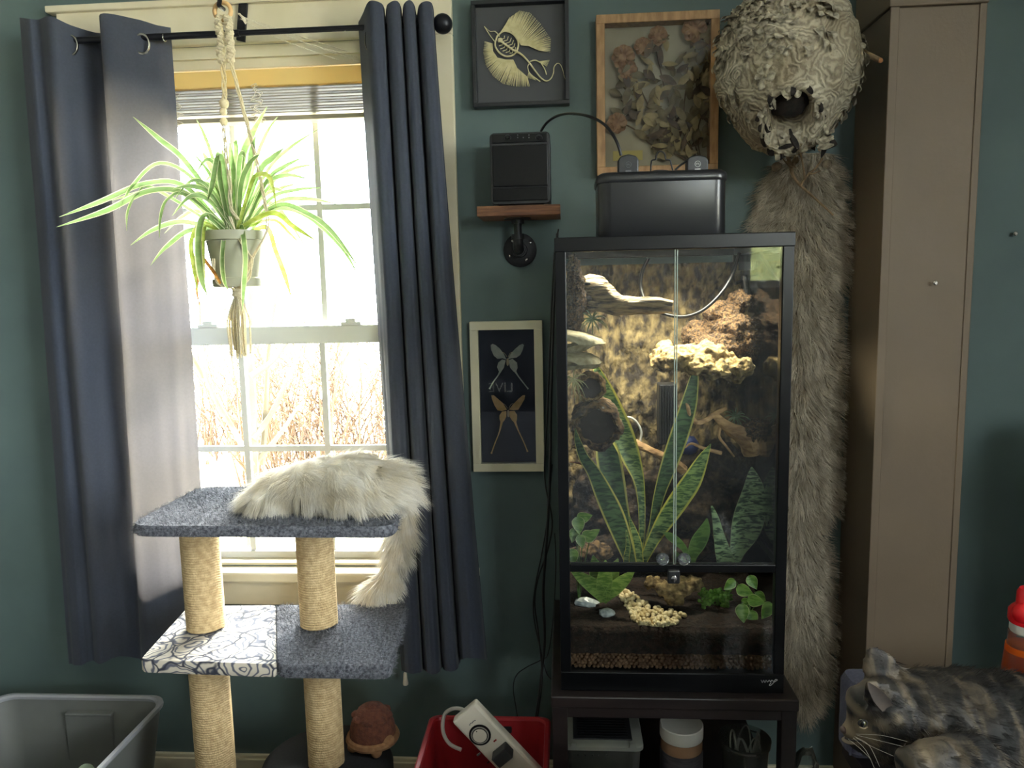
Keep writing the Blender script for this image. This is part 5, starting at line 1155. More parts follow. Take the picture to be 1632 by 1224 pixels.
# ------------------------------------------------------------------ cat tree
ZU, ZL = .972, .668
M_SISAL = mat('sisal_rope', lin(176,150,108), lin(206,182,138), rough=.9, scale=90, bump=.7, bscale=260, bdist=.003)
M_CARP = mat('charcoal_carpet', lin(70,72,80), lin(138,140,148), rough=.95, scale=160, detail=8, bump=.8, bscale=400, contrast=(.35,.7), alpha_trans=.15)
M_UNDER = mat('board_under', lin(58,56,56), rough=.9)
def floralmat():
    m = bpy.data.materials.new('floral_fabric'); m.use_nodes = True; MATS['floral_fabric'] = m
    n = m.node_tree; n.nodes.clear(); N = n.nodes.new; L = n.links.new
    out = N('ShaderNodeOutputMaterial'); p = N('ShaderNodeBsdfPrincipled'); p.inputs['Roughness'].default_value = .9; L(p.outputs[0], out.inputs[0])
    tc = N('ShaderNodeTexCoord'); nz = N('ShaderNodeTexNoise'); nz.inputs['Scale'].default_value = 14; L(tc.outputs['Object'], nz.inputs['Vector'])
    vm = N('ShaderNodeVectorMath'); vm.operation = 'MULTIPLY_ADD'; vm.inputs[1].default_value = (.09,.09,.09); L(nz.outputs['Color'], vm.inputs[0]); L(tc.outputs['Object'], vm.inputs[2])
    vo = N('ShaderNodeTexVoronoi'); vo.inputs['Scale'].default_value = 11.; vo.inputs['Randomness'].default_value = .8; L(vm.outputs[0], vo.inputs['Vector'])
    mu = N('ShaderNodeMath'); mu.operation = 'MULTIPLY'; mu.inputs[1].default_value = 44.; L(vo.outputs['Distance'], mu.inputs[0]); si = N('ShaderNodeMath'); si.operation = 'SINE'; L(mu.outputs[0], si.inputs[0])
    r = N('ShaderNodeValToRGB'); e = r.color_ramp.elements; e[0].position = .08; e[0].color = lin(86,88,100); e[1].position = .40; e[1].color = lin(190,181,166)
    mr = N('ShaderNodeMapRange'); mr.inputs[1].default_value = -1; mr.inputs[2].default_value = 1; L(si.outputs[0], mr.inputs[0]); L(mr.outputs[0], r.inputs[0])
    vc = N('ShaderNodeTexVoronoi'); vc.feature = 'DISTANCE_TO_EDGE'; vc.inputs['Scale'].default_value = 11.; vc.inputs['Randomness'].default_value = .8; L(vm.outputs[0], vc.inputs['Vector'])
    r2 = N('ShaderNodeValToRGB'); r2.color_ramp.elements[0].position = .012; r2.color_ramp.elements[1].position = .04; L(vc.outputs['Distance'], r2.inputs[0])
    mx = N('ShaderNodeMixRGB'); L(r2.outputs[0], mx.inputs[0]); mx.inputs[1].default_value = lin(48,50,62); L(r.outputs[0], mx.inputs[2]); L(mx.outputs[0], p.inputs['Base Color'])
    return m
M_FLOR = floralmat()
def slab(mb, pts, z0, z1, r=.03):
    """rounded-corner slab from a ground polygon; edges eased"""
    out = []; n = len(pts)
    for i in range(n):
        p, a, b = Vector(pts[i]), Vector(pts[i-1]), Vector(pts[(i+1)%n]); u, v = (a-p).normalized(), (b-p).normalized()
        for k in range(6):
            t = k/5; q0 = p+u*r*(1-t); q1 = p+v*r*t; out.append(q0*(1-t)+q1*t)
    c = sum(out, Vector((0,0)))/len(out); vs = []
    for (s_, z) in ((.985,z0),(1.,z0+.005),(1.,z1-.006),(.985,z1)): vs += [(c.x+(q.x-c.x)*s_, c.y+(q.y-c.y)*s_, z) for q in out]
    m = len(out); mb.add(vs, [(i*m+k, i*m+(k+1)%m, (i+1)*m+(k+1)%m, (i+1)*m+k) for i in range(3) for k in range(m)]+[tuple(reversed(range(m))), tuple(range(3*m,4*m))]); return mb
def xy(px, py, z): q = PZ(px,py,z); return (q.x, q.y)
u_poly = [xy(200,838,ZU), xy(632,840,ZU), xy(640,775,ZU), xy(318,775,ZU)]
yf_l = .5*(xy(222,1054,ZL)[1]+xy(618,1058,ZL)[1])
xb0, xb1 = xy(302,966,ZL)[0], xy(645,962,ZL)[0]; xs_ = xy(442,1010,ZL)[0]
ff = xy(222,1052,ZL); fr_ = xy(622,1062,ZL); bl_ = xy(300,966,ZL); br_ = xy(648,962,ZL); sf = xy(441,1060,ZL); sbk = xy(440,964,ZL)
cpos = [xy(329,1000,ZL), xy(509,995,ZL)]
ZD = P(518,1214,cpos[1][1]-.03).z
ct_ = thing('cat_tree', 'two-tier cat tree with sisal posts and charcoal carpet platforms by the window', 'cat tree', (cpos[1][0], cpos[1][1], 0))
pu = part('platform', slab(MB(), u_poly, ZU-.024, ZU, .045), M_CARP, ct_)
pc1 = part('platform', slab(MB(), [sf,fr_,br_,sbk], ZL-.030, ZL, .022), M_CARP, ct_)
pf = part('platform', slab(MB(), [ff,sf,sbk,bl_], ZL-.029, ZL+.0005, .014), M_FLOR, ct_, label='floral fabric covered half')
def post(x, y, z0, z1, r, seed):
    prof = []; n = int((z1-z0)/.0058)
    for i in range(n):
        za = z0+(z1-z0)*i/n; h = (z1-z0)/n; prof += [(r-.0018,za),(r,za+h*.3),(r,za+h*.7),(r-.0018,za+h*.98)]
    mb = MB().lathe(prof, (x,y,0), 28)
    for i,v in enumerate(mb.v):
        k = i%28; mb.v[i] = (v[0], v[1], v[2]+.004*(k/28))
    return mb
rp_ = W(32,cpos[0][1])
for i,(x,y) in enumerate(cpos):
    part('post', post(x, y, ZL, ZU-.027, rp_, i), M_SISAL, ct_, angle=0)
l1 = P(339,1150,cpos[0][1]-.02); l2 = P(517,1150,cpos[1][1]-.03)
part('post', post(l1.x, cpos[0][1]-.02, 0, ZL-.029, W(33,cpos[0][1]), 2), M_SISAL, ct_, angle=0)
part('post', post(l2.x, cpos[1][1]-.03, ZD-.01, ZL-.029, W(30.5,cpos[1][1]), 3), M_SISAL, ct_, angle=0)
dc = P(520,1200,cpos[1][1]-.01)
part('drum_base', MB().lathe([(.150,0),(.158,.01),(.158,ZD-.03),(.150,ZD-.010),(.135,ZD-.001),(.001,ZD)], (dc.x,cpos[1][1]-.01,0), 40), mat('black_felt', lin(24,25,28), lin(32,33,37), rough=.95, scale=200), ct_)
def pile(ob, count, L, parent, zmin, m=M_CARP):
    p_, n_ = sample(ob.data, count); k = n_[:,2] > -.3; p_, n_ = p_[k], n_[k]
    comb = np.c_[RNG.normal(0,1,(len(p_),2)), RNG.normal(0,.2,len(p_))]
    part('carpet_pile', furmesh(p_, n_, comb, L, .0011, lift=.5, droop=.2, segs=2, jitter=.35, clump=.02), m, parent, angle=0, kind='stuff')
pile(pu, 20000, .011, pu, ZU); pile(pc1, 14000, .012, pc1, ZL)

# ------------------------------------------------------------------ white long-haired cat on the upper platform
M_WFUR = mat('white_long_fur', lin(243,236,220), lin(254,251,244), rough=.85, scale=30, detail=4, alpha_trans=.56, hair=.24); M_WBODY = mat('white_undercoat', lin(243,236,220), rough=.9, alpha_trans=.3)
YC = (xy(400,838,ZU)[1]+xy(400,775,ZU)[1])/2-.015
mb = MB()
def bl(px, py, Y, rx, ry, rz, rot=0): mb.ball(P(px,py,Y), (W(rx,Y),ry,W(rz,Y)), 18, 12, Matrix.Rotation(rot,3,'Y'))
bl(600,775,YC,50,.085,44); bl(555,768,YC-.005,60,.09,46); bl(505,768,YC,56,.085,40); bl(462,776,YC+.01,50,.08,36); bl(430,792,YC-.02,38,.07,26); bl(560,795,YC-.02,90,.085,24); bl(630,790,YC,28,.06,30)
bl(425,790,YC+.06,30,.045,22); bl(412,776,YC+.075,6,.010,10); bl(432,774,YC+.08,6,.010,10); bl(398,806,YC-.03,18,.03,10)
YB = u_poly[2][1]+.035
tp_ = [(630,800,YC+.03),(640,806,YB-.04),(640,835,YB),(630,880,YB+.005),(618,912,YB),(602,936,YB-.005),(586,950,YB-.01)]
mb.tube(curve([P(*q) for q in tp_],4), [.022]*4+[.022]*8+[.020]*6+[.022]*6+[.014], 10)
me = fuse(mb, .009, 6); cb = P(520,838,YC); cb.z = ZU
for v in me.vertices:                                # the body rests on the platform
    if v.co.z < ZU+.002 and v.co.y < u_poly[2][1]+.005 and v.co.x < u_poly[1][0]: v.co.z = ZU+.002
me.update()
wc = thing('cat', 'white long-haired cat asleep on the upper cat-tree platform', 'cat', cb, 'cats')
p_, n_ = sample(me, 52000)
body = part('body', shift(me, cb), M_WBODY, wc, angle=0)
xt = P(620,860,YC+.1); tailm = (p_[:,2] < ZU-.002)
ctr = np.array(P(520,780,YC)); rel = p_-ctr
comb = np.c_[np.where(rel[:,0] > -.04, .9, .2)+0*rel[:,0], np.full(len(p_),-.25), -.75-rel[:,2]*2]
left = rel[:,0] < -.05; comb[left] = np.c_[-.25+0*rel[left,0], np.full(left.sum(),-.35), np.full(left.sum(),-1.0)]
comb[tailm] = np.c_[np.full(tailm.sum(),-.22), np.full(tailm.sum(),-.1), np.full(tailm.sum(),-1.0)]
lenf = np.where(rel[:,0] > .09, .058, .046); lenf = np.where(tailm, .060, lenf)
low = (~tailm) & (p_[:,2] < ZU+.03); lenf = np.where(low, .022, lenf)
part('fur', furmesh(p_-np.array(cb), n_, comb, lenf, .0016, lift=.36, droop=.45, segs=4, jitter=.10, clump=.026), M_WFUR, wc, angle=0, kind='stuff')

# ------------------------------------------------------------------ plush tortoise on the drum
yt_ = cpos[1][1]+.04; M_PLUSH = mat('brown_plush', lin(78,42,30), lin(104,60,42), rough=.95, scale=90, bump=.6, bscale=300); M_PLUSHL = mat('tan_plush', lin(128,92,62), lin(150,112,78), rough=.95, scale=90)
tb = P(594,1200,yt_); tb.z = ZD; tt_ = thing('plush_tortoise', 'brown plush tortoise on the dark drum under the cat tree', 'plush toy', tb)
sc = P(594,1165,yt_); rx = W(40,yt_)
part('shell', MB().lathe([(rx*.98,-.03),(rx*1.0,-.015),(rx*.95,.01),(rx*.8,.035),(rx*.5,.055),(.001,.062)], (sc.x,yt_,ZD+.045), 26), M_PLUSH, tt_)
for k in range(9):
    a = k*2*PI/8; q = Vector((sc.x+rx*.62*math.cos(a), yt_+rx*.62*math.sin(a), ZD+.080)) if k < 8 else Vector((sc.x,yt_,ZD+.103))
    part('scute', MB().ball(q, (.017,.017,.009), 8, 6), M_PLUSH, tt_)
part('rim', MB().torus((sc.x,yt_,ZD+.024), rx*.98, .010, 'Z', 30, 8), M_PLUSHL, tt_)
for (dx,dy) in ((-.75,-.5),(.35,-.85),(-.6,.6),(.7,.5)): part('foot', MB().ball((sc.x+rx*dx,yt_+rx*dy,ZD+.014), (.014,.014,.015), 10, 8), M_PLUSHL, tt_)
part('head', MB().ball((sc.x+rx*.75,yt_-rx*.5,ZD+.030), (.018,.016,.015), 12, 8), M_PLUSHL, tt_)

# ------------------------------------------------------------------ grey tote at the lower left
M_TOTE = mat('grey_translucent_tote', lin(118,120,118), lin(124,126,124), rough=.4, scale=8, alpha_trans=.25); M_RIM = mat('grey_rim', lin(150,152,158), rough=.35)
yb_ = -.16; zr = P(150,1106,yb_).z; xr = P(272,1106,yb_).x; xl = P(2,1118,yb_).x; yf_ = yb_-.60
to = thing('storage_tote', 'grey plastic storage tote on the floor beneath the left curtain', 'tote', ((xl+xr)/2,(yb_+yf_)/2,0))
def ringwall(mb, levels, x0, x1, y0, y1, r):
    rings = [[(x,y,z) for x,y in rrect(x0+i_,x1-i_,y0+i_,y1-i_,r)] for i_, z in levels]; n = len(rings[0]); m = len(rings)
    mb.add([v for q in rings for v in q], [(i*n+k, i*n+(k+1)%n, (i+1)*n+(k+1)%n, (i+1)*n+k) for i in range(m-1) for k in range(n)]); return mb, n, m
mb, n, m = ringwall(MB(), [(.05,.004),(.006,zr-.01),(.009,zr-.01),(.053,.008)], xl, xr, yf_, yb_, .05); mb.f += [tuple(range((m-1)*n,m*n)), tuple(reversed(range(n)))]
part('body', mb, M_TOTE, to, angle=60)
mb, n, m = ringwall(MB(), [(.012,zr-.012),(.002,zr-.012),(0,zr-.006),(.001,zr),(.010,zr+.001),(.014,zr-.004),(.012,zr-.012)], xl, xr, yf_, yb_, .05); part('rim', mb, M_RIM, to)
a, b = P(106,1135,yb_-.02), P(178,1128,yb_-.02)
part('handle_panel', MB().box((a.x,yb_-.030,zr-.30),(b.x,yb_-.012,a.z)).box((a.x+.003,yb_-.034,a.z-.004),(b.x+.004,yb_-.014,a.z+.004)), M_TOTE, to, False, .003)
q = P(136,1232,yb_-.15); single('foam_ball', MB().ball(q, .022, 18, 12), mat('pale_green', lin(186,206,188), rough=.6), 'pale green ball lying inside the grey tote', 'ball', q-Vector((0,0,.022)))

# ------------------------------------------------------------------ red bin with timer strip
M_RED = mat('red_plastic', lin(150,34,40), lin(158,38,44), rough=.4, scale=10)
yb_ = -.30; zr = P(780,1141,yb_).z; xl, xr = P(688,1141,yb_).x, P(875,1141,yb_).x; yf_ = -.62; fl_ = P(655,1224,-.60).x
rb = thing('red_bin', 'open red plastic bin on the floor left of the terrarium stand', 'bin', ((xl+xr)/2,(yb_+yf_)/2,0))
mb, n, m = ringwall(MB(), [(.022,.004),(.003,zr-.004),(.007,zr-.004),(.026,.008)], xl, xr, yf_, yb_, .018); mb.f += [tuple(range((m-1)*n,m*n)), tuple(reversed(range(n)))]
part('body', mb, M_RED, rb, angle=60)
mb, n, m = ringwall(MB(), [(.006,zr-.012),(-.002,zr-.012),(-.004,zr-.004),(0,zr),(.008,zr),(.010,zr-.006)], xl, xr, yf_, yb_, .020); part('rim', mb, M_RED, rb)
part('handle_slot', MB().obox(P(804,1163,yb_-.010), (.018,0,0), (0,.003,0), (0,0,.0085)), mat('slot_dark', lin(20,16,18), rough=.9), rb, False, .004)
# timer strip leaning on the back of the bin
M_STRIP = mat('white_strip_plastic', lin(200,194,180), lin(206,200,186), rough=.4, scale=10)
YS = -.44
TL, TR, BR = P(720,1152,YS), P(757,1121,YS), P(833,1240,YS)
ux = (TR-TL); wd = ux.length; ux.normalize(); uy = (TR-BR); ln = uy.length+.05; uy = (uy-ux*uy.dot(ux)).normalized(); un = ux.cross(uy).normalized()
if un.y > 0: un = -un
c0 = (TL+TR)/2
def sp2(u, v, h=0.): return c0+ux*u-uy*v+un*h          # u across, v down the strip, h out of the face
sb_ = sp2(0,ln); ts_ = thing('timer_strip', 'white power strip with round timer dial leaning in the red bin', 'power strip', sb_)
part('housing', MB().obox(sp2(0,ln/2,-.014), ux*wd/2, uy*ln/2, un*.014), M_STRIP, ts_, False, .006)
def disc(u, v, r, h0, h1, n=28): 
    c1, c2 = sp2(u,v,h0), sp2(u,v,h1); mb = MB(); vs = []
    for c in (c1,c2): vs += [c+(ux*math.cos(2*PI*k/n)+uy*math.sin(2*PI*k/n))*r for k in range(n)]
    mb.add(vs, [(k,(k+1)%n,n+(k+1)%n,n+k) for k in range(n)]+[tuple(range(n,2*n)), tuple(reversed(range(n)))]); return mb
dcx = P(765,1171,YS)-c0; du, dv = dcx.dot(ux), -dcx.dot(uy); rd = W(19,YS)
part('dial_ring', disc(du,dv,rd,-.001,.0020), M_BLK, ts_); part('dial_scale', disc(du,dv,rd*.82,0,.0030), mat('dial_grey', lin(150,148,140), rough=.5), ts_); part('dial_pins', disc(du,dv,rd*.72,0,.0036), M_BLK, ts_)
part('dial', disc(du,dv,rd*.64,0,.0050), M_STRIP, ts_); part('dial_dot', disc(du+.002,dv-rd*.5,.0013,.004,.0056,10), M_BLK, ts_)
mb = MB()
for k in range(5): c = sp2(-.008+k*.004, .030-.001*(k%2), .0003); mb.obox(c, ux*.0014, uy*.0011, un*.0004)
part('brand_print', mb, M_DIM, ts_, False)
q = P(789,1180,YS)-c0; part('switch_light', MB().obox(sp2(q.dot(ux),-q.dot(uy),.0006), ux*.004, uy*.0015, un*.0012), mat('red_lens', lin(150,40,34), rough=.3), ts_, False)
q = P(763,1202,YS)-c0; part('button', MB().obox(sp2(q.dot(ux),-q.dot(uy),.0006), ux*.0045, uy*.0018, un*.0014), M_DIM, ts_, False)
for k,(px,py) in enumerate(((778,1215),(784,1226))):
    q = P(px,py,YS)-c0; part('socket_slot', MB().obox(sp2(q.dot(ux),-q.dot(uy),.0), ux*.0032, uy*.0012, un*.0006), M_BLK, ts_, False)
ap = P(802,1196,YS)-c0; pa = thing('plug_adapter', 'dark grey plug adapter on the white timer strip', 'adapter', sp2(ap.dot(ux),-ap.dot(uy),0))
part('housing', MB().obox(sp2(ap.dot(ux),-ap.dot(uy),.016), ux*.0205, uy*.0140, un*.0155), mat('charcoal_plastic', lin(48,49,50), rough=.5), pa, False, .002)
part('prong', MB().obox(sp2(ap.dot(ux),-ap.dot(uy),.0008), ux*.004, uy*.003, un*.0009), M_STEEL, pa, False)
cable('strip_cord', [(752,1140,-.43),(735,1130,-.40),(720,1130,-.38),(708,1140,-.36),(706,1165,-.36),(716,1185,-.37),(735,1195,-.38)], .0045, 'white cord looping behind the timer strip', 'cord', mat('white_cord_rubber', lin(190,188,180), rough=.5))

# cables hanging left of the terrarium
random.seed(3); GC = 'black cables left of the terrarium'
cable('hanging_cable', [(890,365,-.05),(884,400,-.045),(880,470,-.04),(876,560,-.04),(872,660,-.035),(868,760,-.03),(880,830,-.03),(872,880,-.03),(858,920,-.03),(852,960,-.035),(858,1010,-.05),(864,1080,-.09),(856,1150,-.16),(850,1235,-.22)], .0022, 'thin black cable running down close to the wall', group=GC)
cable('hanging_cable', [(888,372,-.06),(882,500,-.05),(878,640,-.05),(876,760,-.05),(872,850,-.05),(866,940,-.05),(868,1020,-.06),(860,1100,-.10),(848,1190,-.18),(842,1240,-.22)], .0036, 'thick black cable running down into the red bin', group=GC)
cable('hanging_cable', [(884,850,-.05),(886,900,-.05),(882,980,-.05),(874,1040,-.06),(862,1052,-.07),(842,1062,-.06),(824,1075,-.04),(818,1095,-.04),(822,1125,-.05),(828,1150,-.10),(845,1162,-.20),(876,1168,-.26)], .0014, 'thin black cable looping out over the red bin', group=GC)
cable('hanging_cable', [(880,740,-.04),(872,830,-.04),(862,890,-.035),(854,930,-.03),(850,975,-.03),(860,1030,-.05),(870,1070,-.07),(878,1082,-.10)], .0018, 'black cable bulging left beside the terrarium', group=GC)

# ------------------------------------------------------------------ things on the stand's shelf
M_CLEAR = glassmat('clear_plastic', (.78,.80,.78,1), 1.5, .08, haze=.10, hazecol=lin(170,172,164)); M_CLRIM = mat('grey_clear_rim', lin(128,130,124), rough=.35, alpha_trans=.2)
yk = -.50; z1k = P(960,1190,yk).z; xa, xb = P(899,1195,yk).x, P(1024,1195,yk).x
kp = thing('critter_keeper', 'clear plastic keeper box with vented lid on the stand shelf', 'container', ((xa+xb)/2,yk+.09,SHZ))
mb, n, m = ringwall(MB(), [(.010,SHZ+.0005),(.002,z1k-.004),(.004,z1k-.004),(.012,SHZ+.003)], xa, xb, yk, yk+.17, .014); mb.f += [tuple(reversed(range(n)))]; part('box', mb, M_CLEAR, kp, angle=60)
rbx = rbox(MB(), xa-.003, xb+.003, yk-.003, yk+.173, [(.003,z1k-.010),(0,z1k-.008),(0,z1k),(.004,z1k+.003)], .016); part('lid', rbx, M_CLRIM, kp)
part('vent_panel', MB().box((xa+.02,yk+.02,z1k+.0025),(xb-.02,yk+.14,z1k+.006)), M_BLKM, kp, False, .001)
for k in range(10): part('vent_slot', MB().box((xa+.03,yk+.03+k*.010,z1k+.006),(xb-.03,yk+.034+k*.010,z1k+.0075)), M_BLK, kp, False)
part('lid_clip', MB().box((xa+.015,yk-.004,z1k+.0),(xa+.027,yk+.010,z1k+.009)), M_CLRIM, kp, False)
part('lid_clip', MB().box((xb-.027,yk-.004,z1k+.0),(xb-.015,yk+.010,z1k+.009)), M_CLRIM, kp, False)
for k in range(5): part('air_hole', MB().lathe([(.0016,0),(.0016,-.001)], (xa+.030+k*.0155,yk-.0002,z1k-.020), 8, 'Y'), M_BLK, kp)
yj = -.45; cj = P(1086,1160,yj); rj = W(36,yj); zl = P(1086,1170,yj).z; zl1 = P(1086,1152,yj).z
jr = thing('supplement_jar', 'plastic jar with white screw lid on the stand shelf', 'jar', (cj.x,yj,SHZ))
part('jar', MB().lathe([(rj*.9,SHZ),(rj*.97,SHZ+.005),(rj*.97,zl-.012),(rj*.86,zl-.004),(rj*.84,zl)], (cj.x,yj,0), 32), mat('amber_jar', lin(120,92,70), lin(136,106,82), rough=.25, scale=12), jr)
part('label_wrap', MB().lathe([(rj*.985,SHZ+.008),(rj*.99,SHZ+.009),(rj*.99,zl-.030),(rj*.985,zl-.029)], (cj.x,yj,0), 32), mat('label_dark', lin(44,42,48), lin(70,66,70), rough=.5, scale=40, stretch=(1,1,6)), jr)
part('lid', MB().lathe([(rj*.98,zl-.003),(rj*1.0,zl),(rj*1.0,zl1-.002),(rj*.96,zl1),(rj*.90,zl1-.0015),(.001,zl1-.0015)], (cj.x,yj,0), 36), mat('white_lid', lin(190,188,180), rough=.45), jr)
yc_ = -.46; cc = P(1187,1180,yc_); rc_ = W(42,yc_); zc = P(1187,1176,yc_).z
cu = thing('clear_cup', 'clear plastic tub of coiled strings on the stand shelf', 'tub', (cc.x,yc_,SHZ))
part('tub', MB().lathe([(.001,SHZ+.001),(rc_*.78,SHZ+.001),(rc_*.94,zc-.012),(rc_*1.0,zc-.011),(rc_*1.02,zc),(rc_*.98,zc),(rc_*.92,zc-.012),(rc_*.76,SHZ+.003),(.001,SHZ+.003)], (cc.x,yc_,0), 32), M_CLEAR, cu)
random.seed(6); co_t = thing('string_coil', 'coiled pale strings heaped in the clear plastic tub', 'string', (cc.x,yc_,SHZ+.004))
for k in range(12):
    a = rnd(0,6.28); pts = [Vector((cc.x,yc_,SHZ+.02))+Vector((math.cos(a+t*2)*rc_*(.2+.5*t), math.sin(a+t*2)*rc_*(.2+.5*t), (zc-SHZ-.01)*(math.sin(t*2.6))+.004)) for t in (0,.25,.5,.75,1)]
    part('loop', MB().tube(curve(pts,4), .0016, 6), M_CLRIM, co_t)
part('moss', MB().ball((cc.x,yc_,SHZ+.018), (rc_*.7,rc_*.7,.014), 14, 8, nz=.4, nf=4), mat('olive_moss', lin(84,84,58), lin(120,116,84), rough=.9, scale=120, bump=.8), co_t)
q = P(1284,1215,-.44); single('clear_bag', MB().ball(q-Vector((0,0,.02)), (.028,.03,.055), 16, 12, nz=.25, nf=2), M_CLEAR, 'crumpled clear plastic bag right of the stand', 'bag', q-Vector((0,0,.075)))
# ------------------------------------------------------------------ side table with tabby cat, cushion and bottle
YT = -1.05; ZT = .715
tab = thing('side_table', 'dark side table beside the taupe column under the tabby cat', 'table', (.77,-1.10,0))
part('table_top', MB().box((.44,-1.42,ZT-.03),(1.10,-.86,ZT)), M_DKWOOD, tab, False, .003)
for x in (.46,1.04):
    for y in (-1.40,-.92): part('leg', MB().box((x,y,0),(x+.04,y+.04,ZT-.03)), M_DKWOOD, tab, False)
a, b = P(1345,1076,-.90), P(1480,1076,-.90)
cbx = thing('cushion', 'dark slate fabric cushion propped behind the tabby cat', 'cushion', ((a.x+b.x)/2,-.895,ZT))
part('cushion', rbox(MB(), a.x, b.x, -.93, -.87, [(.012,ZT),(0,ZT+.012),(0,a.z-.012),(.006,a.z-.002),(.014,a.z)], .02), mat('slate_fabric', lin(72,72,88), lin(80,80,96), rough=.9, scale=200, bump=.2), cbx)
part('piping', MB().tube([(a.x+.004,-.925,ZT+.01),(a.x+.004,-.925,a.z-.010),(a.x+.016,-.925,a.z-.002),(b.x-.01,-.925,a.z-.002)], .0022, 7), 'slate_fabric', cbx)
def tabbymat():
    m = bpy.data.materials.new('tabby_fur'); m.use_nodes = True; MATS['tabby_fur'] = m
    n = m.node_tree; n.nodes.clear(); N = n.nodes.new; L = n.links.new
    out = N('ShaderNodeOutputMaterial'); p = N('ShaderNodeBsdfPrincipled'); p.inputs['Roughness'].default_value = .7; 
    tc = N('ShaderNodeTexCoord'); mp = N('ShaderNodeMapping'); mp.inputs['Scale'].default_value = (20,9,8); mp.inputs['Rotation'].default_value = (0,.45,0); L(tc.outputs['Object'], mp.inputs[0])
    nz = N('ShaderNodeTexNoise'); nz.inputs['Scale'].default_value = 1.6; nz.inputs['Detail'].default_value = 5; nz.inputs['Distortion'].default_value = 1.2; L(mp.outputs[0], nz.inputs['Vector'])
    r = N('ShaderNodeValToRGB'); e = r.color_ramp.elements; e[0].position = .40; e[0].color = lin(17,15,14); e[1].position = .62; e[1].color = lin(84,73,58); x = e.new(.5); x.color = lin(42,37,32); L(nz.outputs[0], r.inputs[0])
    n2 = N('ShaderNodeTexNoise'); n2.inputs['Scale'].default_value = 260; L(tc.outputs['Object'], n2.inputs['Vector'])
    mx = N('ShaderNodeMixRGB'); mx.blend_type = 'OVERLAY'; mx.inputs[0].default_value = .35; L(r.outputs[0], mx.inputs[1]); L(n2.outputs[0], mx.inputs[2]); L(mx.outputs[0], p.inputs['Base Color'])
    at = N('ShaderNodeAttribute'); at.attribute_name = 'tone'
    pos = N('ShaderNodeMath'); pos.operation = 'MAXIMUM'; pos.inputs[1].default_value = 0; L(at.outputs['Fac'], pos.inputs[0])
    ng = N('ShaderNodeMath'); ng.operation = 'MULTIPLY'; ng.inputs[1].default_value = -1; L(at.outputs['Fac'], ng.inputs[0]); ng2 = N('ShaderNodeMath'); ng2.operation = 'MAXIMUM'; ng2.inputs[1].default_value = 0; L(ng.outputs[0], ng2.inputs[0])
    m1 = N('ShaderNodeMixRGB'); L(pos.outputs[0], m1.inputs[0]); L(mx.outputs[0], m1.inputs[1]); m1.inputs[2].default_value = lin(132,116,92)
    m2 = N('ShaderNodeMixRGB'); L(ng2.outputs[0], m2.inputs[0]); L(m1.outputs[0], m2.inputs[1]); m2.inputs[2].default_value = lin(16,14,13); mx = m2; L(mx.outputs[0], p.inputs['Base Color'])
    t = N('ShaderNodeBsdfTranslucent'); L(mx.outputs[0], t.inputs[0]); ms = N('ShaderNodeMixShader'); ms.inputs[0].default_value = .15; L(p.outputs[0], ms.inputs[1]); L(t.outputs[0], ms.inputs[2]); L(ms.outputs[0], out.inputs[0])
    return m
M_TAB = tabbymat(); mb = MB()
def tbl(px, py, dy, rx, ry, rz, rot=0): 
    Y = YT+dy; mb.ball(P(px,py,Y), (W(rx,Y),ry,W(rz,Y)), 20, 14, Matrix.Rotation(rot,3,'Y'))
# skull, brow, cheeks, muzzle, chin, nose bridge
tbl(1412,1134,-.02,56,.048,54); tbl(1392,1150,-.02,40,.043,44); tbl(1404,1172,-.02,46,.046,36); tbl(1368,1168,-.02,24,.024,21); tbl(1356,1165,-.02,15,.015,14); tbl(1376,1185,-.02,24,.022,11); tbl(1366,1142,-.02,14,.016,26,-.35)
tbl(1372,1120,-.02,22,.030,24)
# neck, shoulders, trunk, haunch
tbl(1455,1130,0,52,.062,54); tbl(1490,1140,.01,66,.080,68); tbl(1545,1160,.015,84,.090,90); tbl(1610,1160,.015,90,.095,82); tbl(1680,1165,.015,92,.095,78); tbl(1740,1190,.01,80,.09,66)
tbl(1480,1185,-.01,60,.070,60); tbl(1530,1200,-.03,60,.06,50)
# fore paw in front
mb.tube(curve([P(1560,1215,YT-.09),P(1510,1216,YT-.115),P(1470,1222,YT-.125),P(1440,1230,YT-.13)],4), [.034]*4+[.030]*4+[.026]*4+[.018], 12)
